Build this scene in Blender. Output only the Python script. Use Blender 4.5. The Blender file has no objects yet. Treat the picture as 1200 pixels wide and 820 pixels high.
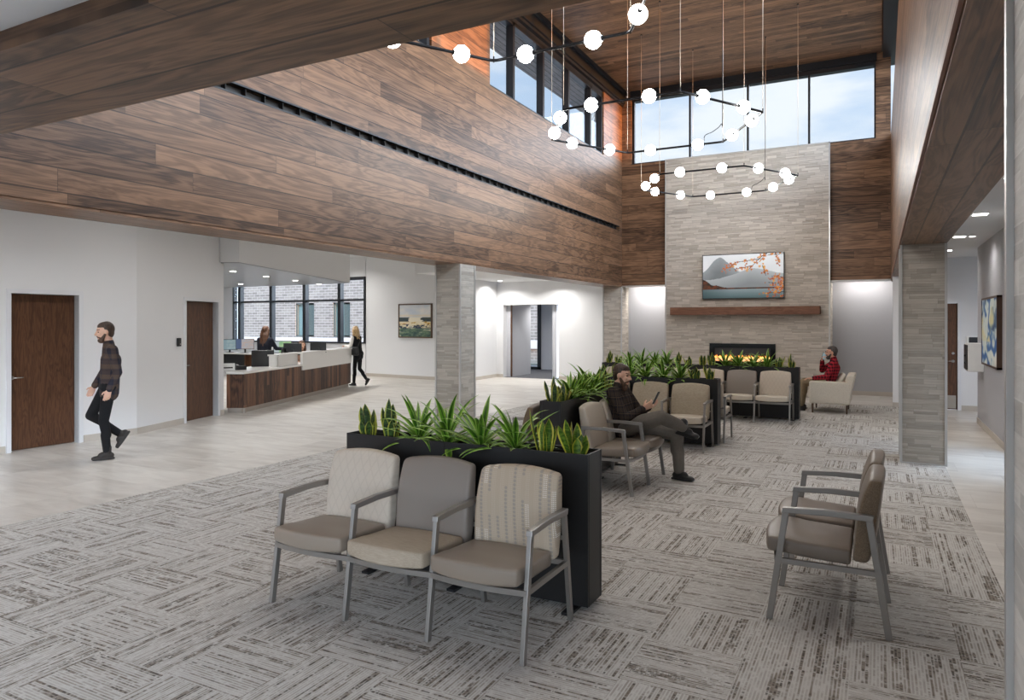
import bpy, math, random
import numpy as np
from mathutils import Vector, Matrix, Euler
random.seed(7)
PI = math.pi
SC = bpy.context.scene
COL = SC.collection
R = math.radians

# ------------------------------------------------------------------ colours
def lin(c):
    c = c / 255.0
    return c / 12.92 if c <= 0.04045 else ((c + 0.055) / 1.055) ** 2.4
def rgb(r, g, b):
    return (lin(r), lin(g), lin(b), 1.0)

# ------------------------------------------------------------------ mesh builder
class MB:
    def __init__(s):
        s.v = []; s.f = []; s.m = []; s.sm = []
    def add(s, vs, fs, mat=0, smooth=False):
        o = len(s.v)
        s.v.extend([tuple(p) for p in vs])
        for f in fs:
            s.f.append([i + o for i in f]); s.m.append(mat); s.sm.append(smooth)
        return s
    def box(s, x0, x1, y0, y1, z0, z1, mat=0):
        x0, x1 = min(x0, x1), max(x0, x1); y0, y1 = min(y0, y1), max(y0, y1); z0, z1 = min(z0, z1), max(z0, z1)
        vs = [(x, y, z) for z in (z0, z1) for y in (y0, y1) for x in (x0, x1)]
        return s.add(vs, [(0, 2, 3, 1), (4, 5, 7, 6), (0, 1, 5, 4), (2, 6, 7, 3), (0, 4, 6, 2), (1, 3, 7, 5)], mat)
    def bar(s, p0, p1, w, h, up=(0, 0, 1), mat=0, ext=0.0):
        p0 = Vector(p0); p1 = Vector(p1); d = (p1 - p0).normalized()
        p0 = p0 - d * ext; p1 = p1 + d * ext
        side = d.cross(Vector(up))
        if side.length < 1e-5: side = d.cross(Vector((1, 0, 0)))
        side.normalize(); u = side.cross(d).normalized()
        vs = []
        for p in (p0, p1):
            for a, b in ((-1, -1), (1, -1), (1, 1), (-1, 1)):
                vs.append(p + side * (a * w / 2) + u * (b * h / 2))
        return s.add(vs, [(3, 2, 1, 0), (4, 5, 6, 7), (0, 1, 5, 4), (1, 2, 6, 5), (2, 3, 7, 6), (3, 0, 4, 7)], mat)
    def prism(s, poly, z0, z1, mat=0):
        n = len(poly)
        vs = [(x, y, z0) for x, y in poly] + [(x, y, z1) for x, y in poly]
        fs = [list(range(n))[::-1], list(range(n, 2 * n))] + [(i, (i + 1) % n, n + (i + 1) % n, n + i) for i in range(n)]
        return s.add(vs, fs, mat)
    def extrude(s, poly, y0, y1, mat=0, axis='y'):
        """poly in (a, z); extruded along y (or x)."""
        n = len(poly)
        if axis == 'y':
            vs = [(a, y0, z) for a, z in poly] + [(a, y1, z) for a, z in poly]
        else:
            vs = [(y0, a, z) for a, z in poly] + [(y1, a, z) for a, z in poly]
        fs = [list(range(n))[::-1], list(range(n, 2 * n))] + [(i, (i + 1) % n, n + (i + 1) % n, n + i) for i in range(n)]
        return s.add(vs, fs, mat)
    def tube(s, pts, r, seg=8, mat=0, closed=False):
        pts = [Vector(p) for p in pts]; n = len(pts)
        rr = r if isinstance(r, (list, tuple)) else [r] * n
        rings = []; last = None
        for i, p in enumerate(pts):
            if closed:
                t = (pts[(i + 1) % n] - pts[i - 1])
            else:
                t = pts[min(i + 1, n - 1)] - pts[max(i - 1, 0)]
            t.normalize()
            if last is None:
                a = t.cross(Vector((0, 0, 1)))
                if a.length < 1e-4: a = t.cross(Vector((1, 0, 0)))
            else:
                a = last - t * last.dot(t)
            a.normalize(); last = a; b = t.cross(a)
            rings.append([p + (a * math.cos(2 * PI * k / seg) + b * math.sin(2 * PI * k / seg)) * rr[i] for k in range(seg)])
        vs = [q for ring in rings for q in ring]; fs = []
        m = n if closed else n - 1
        for i in range(m):
            j = (i + 1) % n
            for k in range(seg):
                fs.append((i * seg + k, i * seg + (k + 1) % seg, j * seg + (k + 1) % seg, j * seg + k))
        s.add(vs, fs, mat, True)
        if not closed:
            o = len(s.v) - n * seg
            s.f.append([o + k for k in range(seg)][::-1]); s.m.append(mat); s.sm.append(False)
            s.f.append([o + (n - 1) * seg + k for k in range(seg)]); s.m.append(mat); s.sm.append(False)
        return s
    def ball(s, c, r, seg=14, rings=9, mat=0, rot=None):
        if not isinstance(r, (list, tuple)): r = (r, r, r)
        c = Vector(c); vs = []; fs = []
        def P(a, b):
            q = Vector((r[0] * math.sin(a) * math.cos(b), r[1] * math.sin(a) * math.sin(b), r[2] * math.cos(a)))
            if rot is not None: q = rot @ q
            return c + q
        vs.append(P(0, 0))
        for i in range(1, rings):
            for k in range(seg): vs.append(P(PI * i / rings, 2 * PI * k / seg))
        vs.append(P(PI, 0))
        for k in range(seg):
            fs.append((0, 1 + k, 1 + (k + 1) % seg))
            for i in range(rings - 2):
                a = 1 + i * seg
                fs.append((a + k, a + seg + k, a + seg + (k + 1) % seg, a + (k + 1) % seg))
            a = 1 + (rings - 2) * seg
            fs.append((a + k, len(vs) - 1, a + (k + 1) % seg))
        return s.add(vs, fs, mat, True)
    def cone(s, p0, r0, p1, r1, seg=12, mat=0):
        """round-ended tapered limb"""
        s.ball(p0, r0, seg, 8, mat); s.ball(p1, r1, seg, 8, mat)
        if (Vector(p1) - Vector(p0)).length > 1e-4: s.tube([p0, p1], [r0, r1], seg, mat)
        return s
    def lathe(s, c, prof, seg=20, mat=0):
        c = Vector(c); vs = []; fs = []; n = len(prof)
        for r_, z in prof:
            for k in range(seg):
                vs.append(c + Vector((r_ * math.cos(2 * PI * k / seg), r_ * math.sin(2 * PI * k / seg), z)))
        for i in range(n - 1):
            for k in range(seg):
                fs.append((i * seg + k, i * seg + (k + 1) % seg, (i + 1) * seg + (k + 1) % seg, (i + 1) * seg + k))
        s.add(vs, fs, mat, True)
        o = len(s.v) - len(vs)
        s.f.append([o + k for k in range(seg)][::-1]); s.m.append(mat); s.sm.append(False)
        s.f.append([o + (n - 1) * seg + k for k in range(seg)]); s.m.append(mat); s.sm.append(False)
        return s
    def rbox(s, c, h, r, n=(6, 6, 3), deform=None, mat=0, sidemat=None):
        """rounded box, optional deform(x,y,z in -1..1 units, p)"""
        ax = []
        for k in range(3):
            rk = min(r, h[k] * 0.98); a = h[k]
            cor = [a - rk * (1 - t) for t in (0.0, 0.45, 0.8, 1.0)]
            inner = [-(a - rk) + 2 * (a - rk) * i / n[k] for i in range(n[k] + 1)]
            ax.append([-x for x in cor[::-1]][:-1] + inner + cor[1:])
        cache = {}; vs = []; fs = []; fm = []
        def vid(p):
            key = (round(p[0], 6), round(p[1], 6), round(p[2], 6))
            if key in cache: return cache[key]
            q = [max(-(h[k] - min(r, h[k] * .98)), min(h[k] - min(r, h[k] * .98), p[k])) for k in range(3)]
            d = Vector([p[k] - q[k] for k in range(3)])
            d = d.normalized() if d.length > 1e-9 else Vector((0, 0, 0))
            w = Vector([q[k] + d[k] * min(r, h[k] * .98) for k in range(3)])
            if deform: w = Vector(deform(w.x / h[0], w.y / h[1], w.z / h[2], w))
            vs.append(Vector(c) + w); cache[key] = len(vs) - 1
            return cache[key]
        for k in range(3):
            a, b = [(1, 2), (2, 0), (0, 1)][k]
            for sg in (-1, 1):
                for i in range(len(ax[a]) - 1):
                    for j in range(len(ax[b]) - 1):
                        qs = []
                        for (ii, jj) in ((i, j), (i + 1, j), (i + 1, j + 1), (i, j + 1)):
                            p = [0, 0, 0]; p[k] = sg * h[k]; p[a] = ax[a][ii]; p[b] = ax[b][jj]
                            qs.append(vid(p))
                        if sg < 0: qs = qs[::-1]
                        qq = []
                        for x in qs:
                            if x not in qq: qq.append(x)
                        if len(qq) > 2:
                            fs.append(qq); fm.append(sidemat if (sidemat is not None and k == 0) else mat)
        o = len(s.v); s.v.extend([tuple(p) for p in vs])
        for f, m in zip(fs, fm):
            s.f.append([i + o for i in f]); s.m.append(m); s.sm.append(True)
        return s
    def xform(s, M, start=0):
        for i in range(start, len(s.v)): s.v[i] = tuple(M @ Vector(s.v[i]))
        return s
    def mesh(s, name):
        me = bpy.data.meshes.new(name)
        me.from_pydata(s.v, [], s.f)
        me.polygons.foreach_set('material_index', s.m)
        me.polygons.foreach_set('use_smooth', s.sm)
        me.update()
        return me

def tag(o, label=None, cat=None, group=None, kind=None):
    if label: o['label'] = label
    if cat: o['category'] = cat
    if group: o['group'] = group
    if kind: o['kind'] = kind
    return o
def obj(name, mb, mats, parent=None, bevel=0.0):
    me = mb.mesh(name) if isinstance(mb, MB) else mb
    if not isinstance(mats, (list, tuple)): mats = [mats]
    for m in mats: me.materials.append(m)
    o = bpy.data.objects.new(name, me); COL.objects.link(o)
    if parent is not None: o.parent = parent
    if bevel:
        b = o.modifiers.new('bevel', 'BEVEL'); b.width = bevel; b.segments = 2; b.limit_method = 'ANGLE'
    return o
def empty(name, loc=(0, 0, 0), rz=0.0, label=None, cat=None, group=None):
    o = bpy.data.objects.new(name, None); COL.objects.link(o)
    o.empty_display_size = 0.1
    o.location = loc; o.rotation_euler = (0, 0, rz)
    return tag(o, label, cat, group)
def struct(name, mb, mats, label=None, cat=None, parent=None, bevel=0.0):
    o = obj(name, mb, mats, parent, bevel)
    if parent is None:
        o['kind'] = 'structure'; tag(o, label, cat)
    return o
def copy_thing(root, loc, rz, label, group=None):
    r = root.copy(); COL.objects.link(r); r.location = loc; r.rotation_euler = (0, 0, rz)
    tag(r, label, None, group)
    for ch in list(root.children):
        c = ch.copy(); COL.objects.link(c); c.parent = r
        for g in list(ch.children):
            d = g.copy(); COL.objects.link(d); d.parent = c
    return r

# ------------------------------------------------------------------ node helper
class G:
    def __init__(s, name):
        s.mat = bpy.data.materials.new(name); s.mat.use_nodes = True
        s.nt = s.mat.node_tree; s.b = s.nt.nodes['Principled BSDF']
        s.N = s.nt.nodes; s.L = s.nt.links
    def new(s, t, **k):
        n = s.N.new(t)
        for a, b in k.items(): setattr(n, a, b)
        return n
    def put(s, sock, v):
        if hasattr(v, 'is_output'): s.L.new(v, sock)
        elif v is not None:
            if sock.type == 'VECTOR' and isinstance(v, (int, float)): v = (v, v, v)
            sock.default_value = v
    def m(s, op, a, b=None, c=None, clamp=False):
        n = s.new('ShaderNodeMath', operation=op); n.use_clamp = clamp
        s.put(n.inputs[0], a); s.put(n.inputs[1], b); s.put(n.inputs[2], c)
        return n.outputs[0]
    def co(s, kind='Object'):
        n = s.new('ShaderNodeTexCoord'); sp = s.new('ShaderNodeSeparateXYZ')
        s.L.new(n.outputs[kind], sp.inputs[0])
        return sp.outputs[0], sp.outputs[1], sp.outputs[2]
    def vec(s, x, y, z=0.0):
        n = s.new('ShaderNodeCombineXYZ')
        s.put(n.inputs[0], x); s.put(n.inputs[1], y); s.put(n.inputs[2], z)
        return n.outputs[0]
    def noise(s, v, scale=1.0, detail=2.0, rough=0.5, dist=0.0):
        n = s.new('ShaderNodeTexNoise'); s.put(n.inputs['Vector'], v)
        n.inputs['Scale'].default_value = scale; n.inputs['Detail'].default_value = detail
        n.inputs['Roughness'].default_value = rough; n.inputs['Distortion'].default_value = dist
        return n.outputs[0]
    def white(s, v):
        n = s.new('ShaderNodeTexWhiteNoise', noise_dimensions='3D'); s.put(n.inputs['Vector'], v)
        return n.outputs[0]
    def step(s, x, a, b):
        n = s.new('ShaderNodeMapRange', interpolation_type='SMOOTHSTEP')
        s.put(n.inputs[0], x); n.inputs[1].default_value = a; n.inputs[2].default_value = b
        n.inputs[3].default_value = 0.0; n.inputs[4].default_value = 1.0
        return n.outputs[0]
    def mix(s, f, a, b, blend='MIX'):
        n = s.new('ShaderNodeMix', data_type='RGBA', blend_type=blend)
        s.put(n.inputs[0], f); s.put(n.inputs[6], a); s.put(n.inputs[7], b)
        return n.outputs[2]
    def ramp(s, f, stops):
        n = s.new('ShaderNodeValToRGB'); s.put(n.inputs[0], f)
        cr = n.color_ramp
        while len(cr.elements) < len(stops): cr.elements.new(0.5)
        for e, (p, c) in zip(cr.elements, stops): e.position = p; e.color = c
        return n.outputs[0]
    def bump(s, h, strength=0.2, dist=0.01):
        n = s.new('ShaderNodeBump'); n.inputs['Strength'].default_value = strength; n.inputs['Distance'].default_value = dist
        s.put(n.inputs['Height'], h); s.L.new(n.outputs[0], s.b.inputs['Normal'])
    def out(s, color=None, rough=None, metal=None, spec=None):
        if color is not None: s.put(s.b.inputs['Base Color'], color)
        if rough is not None: s.put(s.b.inputs['Roughness'], rough)
        if metal is not None: s.put(s.b.inputs['Metallic'], metal)
        if spec is not None: s.put(s.b.inputs['Specular IOR Level'], spec)
        return s.mat
def simple(name, c, rough=0.5, metal=0.0, spec=0.5, var=0.06, scale=8.0):
    g = G(name)
    n = g.noise(g.new('ShaderNodeTexCoord').outputs['Object'], scale, 3.0)
    d = tuple(max(0, x * (1 - var)) for x in c[:3]) + (1,); l = tuple(min(1, x * (1 + var)) for x in c[:3]) + (1,)
    return g.out(g.mix(n, d, l), rough, metal, spec)
def emit(name, c, strength):
    g = G(name); g.out((0.8, 0.8, 0.8, 1), 0.4)
    g.b.inputs['Emission Color'].default_value = c; g.b.inputs['Emission Strength'].default_value = strength
    return g.mat

def wood(name, u, v, ph, pl, dark, light, rough=0.35, gap=0.012, tint=0.35, fine=120.0, big=1.0):
    """plank cladding; u = axis along the plank, v = axis across ('x','y','z')"""
    g = G(name); c = dict(zip('xyz', g.co()))
    U, V = c[u], c[v]
    vr = g.m('DIVIDE', V, ph); row = g.m('FLOOR', vr); fv = g.m('FRACT', vr)
    off = g.m('MULTIPLY', g.white(g.vec(row, 3.1, 7.7)), pl * 3.7)
    ur = g.m('DIVIDE', g.m('ADD', U, off), pl); colm = g.m('FLOOR', ur); fu = g.m('FRACT', ur)
    pid = g.white(g.vec(row, colm, 1.3)); pid2 = g.white(g.vec(row, colm, 9.1))
    seed = g.m('MULTIPLY', pid, 40.0)
    body = g.noise(g.vec(g.m('ADD', g.m('MULTIPLY', U, 0.55 * big), seed), g.m('MULTIPLY', V, 4.2 * big), seed), 1.0, 4.0, 0.55, 0.6)
    rings = g.m('MULTIPLY_ADD', g.m('SINE', g.m('MULTIPLY', body, 58.0)), 0.5, 0.5)
    fn = g.noise(g.vec(g.m('ADD', g.m('MULTIPLY', U, 2.2), seed), g.m('MULTIPLY', V, fine), seed), 1.0, 3.0, 0.6)
    blot = g.noise(g.vec(g.m('ADD', g.m('MULTIPLY', U, 1.1), seed), g.m('MULTIPLY', V, 7.0), 2.0), 1.0, 2.0)
    f = g.m('ADD', g.m('MULTIPLY', rings, 0.26), g.m('ADD', g.m('MULTIPLY', fn, 0.62), g.m('MULTIPLY', blot, 0.26)))
    f = g.m('ADD', f, g.m('MULTIPLY', g.m('SUBTRACT', pid2, 0.5), tint))
    colr = g.mix(g.m('MULTIPLY', g.m('SUBTRACT', f, 0.20), 1.42, clamp=True), dark, light)
    e = gap / ph
    gv = g.m('ADD', g.m('LESS_THAN', fv, e * .5), g.m('GREATER_THAN', fv, 1 - e * .5))
    gu = g.m('LESS_THAN', fu, 0.004 / pl)
    gp = g.m('MAXIMUM', gv, gu)
    colr = g.mix(g.m('MULTIPLY', gp, 0.75), colr, (0.012, 0.008, 0.006, 1))
    g.bump(g.m('SUBTRACT', 0.0, gp), 0.35, 0.004)
    return g.out(colr, g.m('MULTIPLY_ADD', fn, 0.12, rough - 0.03), spec=0.32)

def ledger(name, dark, light, h=0.062, L=0.30, gapf=0.45, gapc=None):
    g = G(name); x, y, z = g.co()
    U = g.m('ADD', x, y)
    vr = g.m('DIVIDE', z, h); row = g.m('FLOOR', vr); fv = g.m('FRACT', vr)
    rw = g.white(g.vec(row, 2.0, 5.0))
    ln = g.m('MULTIPLY_ADD', g.white(g.vec(row, 8.0, 1.0)), L * .8, L * .6)
    ur = g.m('DIVIDE', g.m('ADD', U, g.m('MULTIPLY', rw, 9.0)), ln); cm = g.m('FLOOR', ur); fu = g.m('FRACT', ur)
    pid = g.white(g.vec(row, cm, 3.0))
    half = g.m('GREATER_THAN', g.white(g.vec(row, cm, 6.0)), 0.45)
    mid = g.m('MULTIPLY', half, g.m('LESS_THAN', g.m('ABSOLUTE', g.m('SUBTRACT', fv, 0.5)), 0.035))
    top = g.m('GREATER_THAN', g.m('MULTIPLY', fv, 2.0), 1.0)
    pid = g.white(g.vec(g.m('MULTIPLY_ADD', g.m('MULTIPLY', half, top), 0.37, row), cm, 3.0))
    n = g.noise(g.vec(g.m('MULTIPLY', U, 5.0), g.m('MULTIPLY', z, 30.0), g.m('MULTIPLY', pid, 9.0)), 1.0, 5.0, 0.65)
    f = g.m('ADD', g.m('MULTIPLY', pid, 0.50), g.m('MULTIPLY', n, 0.70))
    colr = g.mix(g.m('MULTIPLY', g.m('SUBTRACT', f, 0.12), 1.15, clamp=True), dark, light)
    gap = g.m('MAXIMUM', g.m('MAXIMUM', g.m('LESS_THAN', fv, 0.05), mid), g.m('LESS_THAN', fu, 0.012))
    colr = g.mix(g.m('MULTIPLY', gap, gapf), colr, gapc or tuple(k * .4 for k in dark[:3]) + (1,))
    hh = g.m('SUBTRACT', g.m('MULTIPLY_ADD', n, 0.5, g.m('MULTIPLY', pid, 1.2)), g.m('MULTIPLY', gap, 1.0))
    g.bump(hh, 0.55, 0.012)
    return g.out(colr, 0.72)

# ------------------------------------------------------------------ materials
WD, WL = rgb(55, 37, 26), rgb(148, 113, 86)
M = {}
M['wood_yz'] = wood('walnut_boards_along_y', 'y', 'z', 0.203, 2.44, WD, WL, 0.36)
M['wood_xz'] = wood('walnut_boards_along_x', 'x', 'z', 0.203, 2.44, WD, WL, 0.38)
M['wood_soffit_y'] = wood('walnut_soffit_along_y', 'y', 'x', 0.19, 2.44, WD, WL, 0.36)
M['wood_soffit_x'] = wood('walnut_soffit_along_x', 'x', 'y', 0.30, 2.44, WD, WL, 0.40)
M['wood_ceiling'] = wood('walnut_ceiling_strips', 'x', 'y', 0.13, 2.1, WD, WL, 0.42, 0.006, 0.45)
M['wood_door'] = wood('walnut_door_veneer', 'z', 'x', 0.92, 6.0, rgb(50, 31, 21), rgb(108, 74, 52), 0.4, 0.0, 0.1, 160.0, 2.2)
M['wood_door_y'] = wood('walnut_door_veneer_side', 'z', 'y', 0.92, 6.0, rgb(50, 31, 21), rgb(108, 74, 52), 0.4, 0.0, 0.1, 160.0, 2.2)
M['wood_desk'] = wood('walnut_desk_strips', 'z', 'y', 0.11, 3.0, rgb(48, 30, 21), rgb(122, 84, 60), 0.42, 0.008, 0.7, 120.0)
M['wood_mantel'] = wood('walnut_mantel', 'x', 'z', 0.6, 8.0, rgb(88, 57, 42), rgb(140, 98, 76), 0.45, 0.0, 0.0)
M['wood_leg'] = simple('dark_walnut_leg', rgb(92, 74, 60), 0.5)
M['stone_warm'] = ledger('ledger_stone_warm', rgb(154, 144, 132), rgb(214, 205, 193))
M['stone_grey'] = ledger('ledger_stone_grey', rgb(142, 136, 126), rgb(196, 190, 179), 0.062, 0.34, 0.25)
M['stone_big'] = ledger('ledger_stone_near', rgb(158, 155, 150), rgb(222, 219, 213), 0.075, 0.26, 0.5, rgb(216, 214, 209))
M['metal_trim'] = simple('satin_edge_trim', rgb(200, 200, 198), 0.35, 0.6)
M['wall_white'] = simple('white_wall_paint', rgb(226, 226, 227), 0.75, var=0.01, scale=2)
M['wall_grey'] = simple('grey_wall_paint', rgb(178, 178, 182), 0.75, var=0.01, scale=2)
M['ceil_white'] = simple('white_ceiling_paint', rgb(226, 226, 226), 0.8, var=0.01, scale=2)
M['frame_white'] = simple('white_door_frame', rgb(222, 223, 226), 0.4, var=0.01)
M['base_tile'] = simple('beige_base_tile', rgb(188, 180, 170), 0.4, var=0.12, scale=5)
M['black_metal'] = simple('black_window_metal', rgb(19, 22, 28), 0.45, 0.0)
M['black_planter'] = simple('black_powder_coat', rgb(15, 15, 16), 0.45, 0.0, var=0.15)
M['black_liner'] = simple('black_planter_liner', rgb(16, 16, 17), 0.6)
M['soil'] = simple('brown_potting_soil', rgb(92, 70, 52), 0.95, var=0.5, scale=60)
M['black_plastic'] = simple('black_plastic', rgb(24, 24, 26), 0.45)
M['grey_plastic'] = simple('grey_plastic', rgb(110, 110, 108), 0.5)
M['white_plastic'] = simple('white_plastic', rgb(230, 230, 228), 0.4)
M['chrome'] = simple('brushed_chrome', rgb(190, 188, 184), 0.25, 1.0)
M['steel_kick'] = simple('brushed_kickplate', rgb(168, 160, 150), 0.35, 0.8)
M['chair_metal'] = simple('satin_silver_chair_metal', rgb(152, 149, 145), 0.34, 0.75, var=0.03)
M['quartz'] = simple('white_quartz', rgb(232, 230, 226), 0.18, var=0.03, scale=40)
M['soffit_grey'] = simple('satin_grey_soffit_panel', rgb(158, 159, 163), 0.28, 0.3, var=0.01)
M['cable'] = simple('pale_suspension_cable', rgb(196, 182, 164), 0.4, 0.3)
M['rod'] = simple('black_pendant_rod', rgb(22, 23, 26), 0.35, 0.6)
M['globe'] = emit('glowing_opal_globe', (1.0, 0.98, 0.95, 1), 60.0)
M['lamp'] = emit('downlight_lens', (1.0, 0.96, 0.9, 1), 12.0)

def leather(name, c, rough=0.38):
    g = G(name)
    co = g.new('ShaderNodeTexCoord').outputs['Object']
    n = g.noise(co, 220.0, 3.0); n2 = g.noise(co, 5.0, 2.0)
    d = tuple(x * .93 for x in c[:3]) + (1,)
    g.bump(n, 0.06, 0.002)
    return g.out(g.mix(n2, d, c), rough)
def fabric(name, c, c2, su, sv, amt=1.0, rough=0.85):
    g = G(name); x, y, z = g.co()
    n = g.noise(g.vec(g.m('MULTIPLY', x, su), g.m('MULTIPLY', y, sv), g.m('MULTIPLY', z, sv)), 1.0, 3.0)
    g.bump(n, 0.15, 0.002)
    return g.out(g.mix(g.m('MULTIPLY', g.step(n, .35, .65), amt), c, c2), rough)
M['leather_taupe'] = leather('taupe_leather', rgb(140, 128, 115))
M['leather_grey'] = leather('grey_taupe_leather', rgb(138, 129, 121), 0.48)
M['leather_beige'] = leather('beige_leather', rgb(204, 194, 178), 0.40)
M['leather_dark'] = leather('brown_grey_leather', rgb(130, 118, 106), 0.4)
M['fabric_beige'] = fabric('beige_woven_fabric', rgb(172, 159, 141), rgb(152, 139, 122), 14, 300, 0.7)
M['fabric_olive'] = fabric('sand_woven_fabric', rgb(176, 165, 146), rgb(158, 147, 128), 30, 240)
M['fabric_side'] = fabric('brown_streaked_side_fabric', rgb(136, 119, 98), rgb(104, 89, 72), 40, 300)
M['fabric_sofa'] = fabric('cream_sofa_fabric', rgb(218, 210, 196), rgb(204, 195, 180), 120, 120)
M['fabric_pillow'] = fabric('white_pillow_fabric', rgb(214, 208, 196), rgb(198, 192, 180), 90, 90)
def diamond():
    g = G('cream_diamond_fabric'); x, y, z = g.co()
    a = g.m('SINE', g.m('MULTIPLY', g.m('ADD', x, g.m('MULTIPLY', z, 0.55)), 95.0))
    b = g.m('SINE', g.m('MULTIPLY', g.m('SUBTRACT', x, g.m('MULTIPLY', z, 0.55)), 95.0))
    f = g.step(g.m('MAXIMUM', a, b), 0.75, 0.98)
    n = g.noise(g.vec(g.m('MULTIPLY', x, 250.), y, g.m('MULTIPLY', z, 250.)), 1, 2)
    f = g.m('ADD', g.m('MULTIPLY', f, 0.24), g.m('MULTIPLY', n, 0.4))
    return g.out(g.mix(f, rgb(206, 195, 180), rgb(182, 170, 155)), 0.8)
M['fabric_diamond'] = diamond()
def dots():
    g = G('beige_dotted_fabric'); x, y, z = g.co()
    S = 0.0215
    cx = g.m('DIVIDE', g.m('ADD', x, g.m('MULTIPLY', z, .10)), S * 1.3); cz = g.m('DIVIDE', z, S)
    ix = g.m('FLOOR', cx); iz = g.m('FLOOR', cz)
    fx = g.m('SUBTRACT', g.m('FRACT', cx), 0.5); fz = g.m('SUBTRACT', g.m('FRACT', cz), 0.5)
    fx = g.m('MULTIPLY', fx, 1.25)
    r = g.m('SQRT', g.m('ADD', g.m('MULTIPLY', fx, fx), g.m('MULTIPLY', fz, fz)))
    run = g.white(g.vec(ix, g.m('FLOOR', g.m('DIVIDE', g.m('ADD', iz, g.m('MULTIPLY', g.white(g.vec(ix, 4.0, 4.0)), 7.0)), 6.0)), 2.0))
    evn = g.m('LESS_THAN', g.m('MODULO', g.m('ABSOLUTE', ix), 2.0), 0.5)
    big = g.m('MULTIPLY', g.m('MULTIPLY', g.m('LESS_THAN', r, 0.40), g.m('GREATER_THAN', run, 0.30)), evn)
    sx = g.m('ABSOLUTE', g.m('SUBTRACT', g.m('FRACT', g.m('MULTIPLY', cx, 3.0)), 0.5))
    sz = g.m('ABSOLUTE', g.m('SUBTRACT', g.m('FRACT', g.m('MULTIPLY', cz, 2.0)), 0.5))
    sm = g.m('MULTIPLY', g.m('LESS_THAN', g.m('MAXIMUM', sx, sz), 0.26), g.m('SUBTRACT', 1.0, evn))
    bright = g.m('MULTIPLY', sm, g.m('LESS_THAN', run, 0.16))
    c = g.mix(g.m('MULTIPLY', sm, 0.4), rgb(188, 173, 152), rgb(210, 199, 182))
    c = g.mix(g.m('MULTIPLY', big, 0.8), c, rgb(158, 151, 144))
    c = g.mix(g.m('MULTIPLY', bright, 0.9), c, rgb(238, 234, 226))
    return g.out(c, 0.8)
M['fabric_dots'] = dots()

def carpet():
    g = G('patterned_carpet_tiles'); x, y, z = g.co(); T = 0.5
    X = g.m('DIVIDE', g.m('ADD', x, 0.13), T); Y = g.m('DIVIDE', g.m('ADD', y, 0.21), T)
    ix = g.m('FLOOR', X); iy = g.m('FLOOR', Y)
    par = g.m('MODULO', g.m('ABSOLUTE', g.m('ADD', ix, iy)), 2.0)
    fl = g.m('GREATER_THAN', g.white(g.vec(ix, iy, 5.0)), 0.86)
    par = g.m('ABSOLUTE', g.m('SUBTRACT', par, fl))
    tid = g.m('MULTIPLY', g.white(g.vec(ix, iy, 2.0)), 60.0)
    inv = g.m('SUBTRACT', 1.0, par)
    A = g.m('ADD', g.m('MULTIPLY', x, par), g.m('MULTIPLY', y, inv))
    B = g.m('ADD', g.m('MULTIPLY', y, par), g.m('MULTIPLY', x, inv))
    PT = 0.0165
    line = g.m('FLOOR', g.m('DIVIDE', B, PT)); fb = g.m('FRACT', g.m('DIVIDE', B, PT))
    lw = g.white(g.vec(line, tid, 1.0))
    d1 = g.step(g.noise(g.vec(g.m('MULTIPLY', A, 15.0), g.m('MULTIPLY', line, 3.37), tid), 1.0, 3.0, 0.7), 0.35, 0.55)
    blk = g.noise(g.vec(g.m('MULTIPLY', A, 4.0), g.m('MULTIPLY', B, 12.0), tid), 1.0, 2.0)
    thin = g.step(g.m('ABSOLUTE', g.m('SUBTRACT', fb, 0.5)), 0.40, 0.18)
    wide = g.m('MULTIPLY', g.step(lw, 0.62, 0.72), g.step(blk, 0.38, 0.56))
    taupe = g.m('MULTIPLY', g.m('MAXIMUM', g.m('MULTIPLY', thin, g.m('MULTIPLY_ADD', lw, 0.75, 0.25)), g.m('MULTIPLY', wide, 0.85)), g.m('MULTIPLY', d1, g.step(blk, 0.10, 0.46)))
    dk = g.noise(g.vec(g.m('MULTIPLY', A, 48.0), g.m('MULTIPLY', line, 5.1), tid), 1.0, 2.0, 0.6)
    dark = g.m('MULTIPLY', g.m('MULTIPLY', thin, g.step(lw, 0.45, 0.7)), g.m('MULTIPLY', g.step(dk, 0.47, 0.57), g.step(blk, 0.40, 0.56)))
    pile = g.noise(g.vec(x, y, z), 300.0, 2.0)
    c = g.mix(taupe, rgb(212, 210, 205), rgb(134, 123, 111))
    c = g.mix(g.m('MULTIPLY', dark, 0.85), c, rgb(74, 69, 65))
    c = g.mix(g.m('MULTIPLY', g.step(pile, 0.3, 0.7), 0.22), c, rgb(100, 92, 84))
    g.bump(g.m('ADD', pile, g.m('MULTIPLY', taupe, -0.6)), 0.35, 0.004)
    return g.out(c, 0.95, spec=0.15)
M['carpet'] = carpet()
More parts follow.
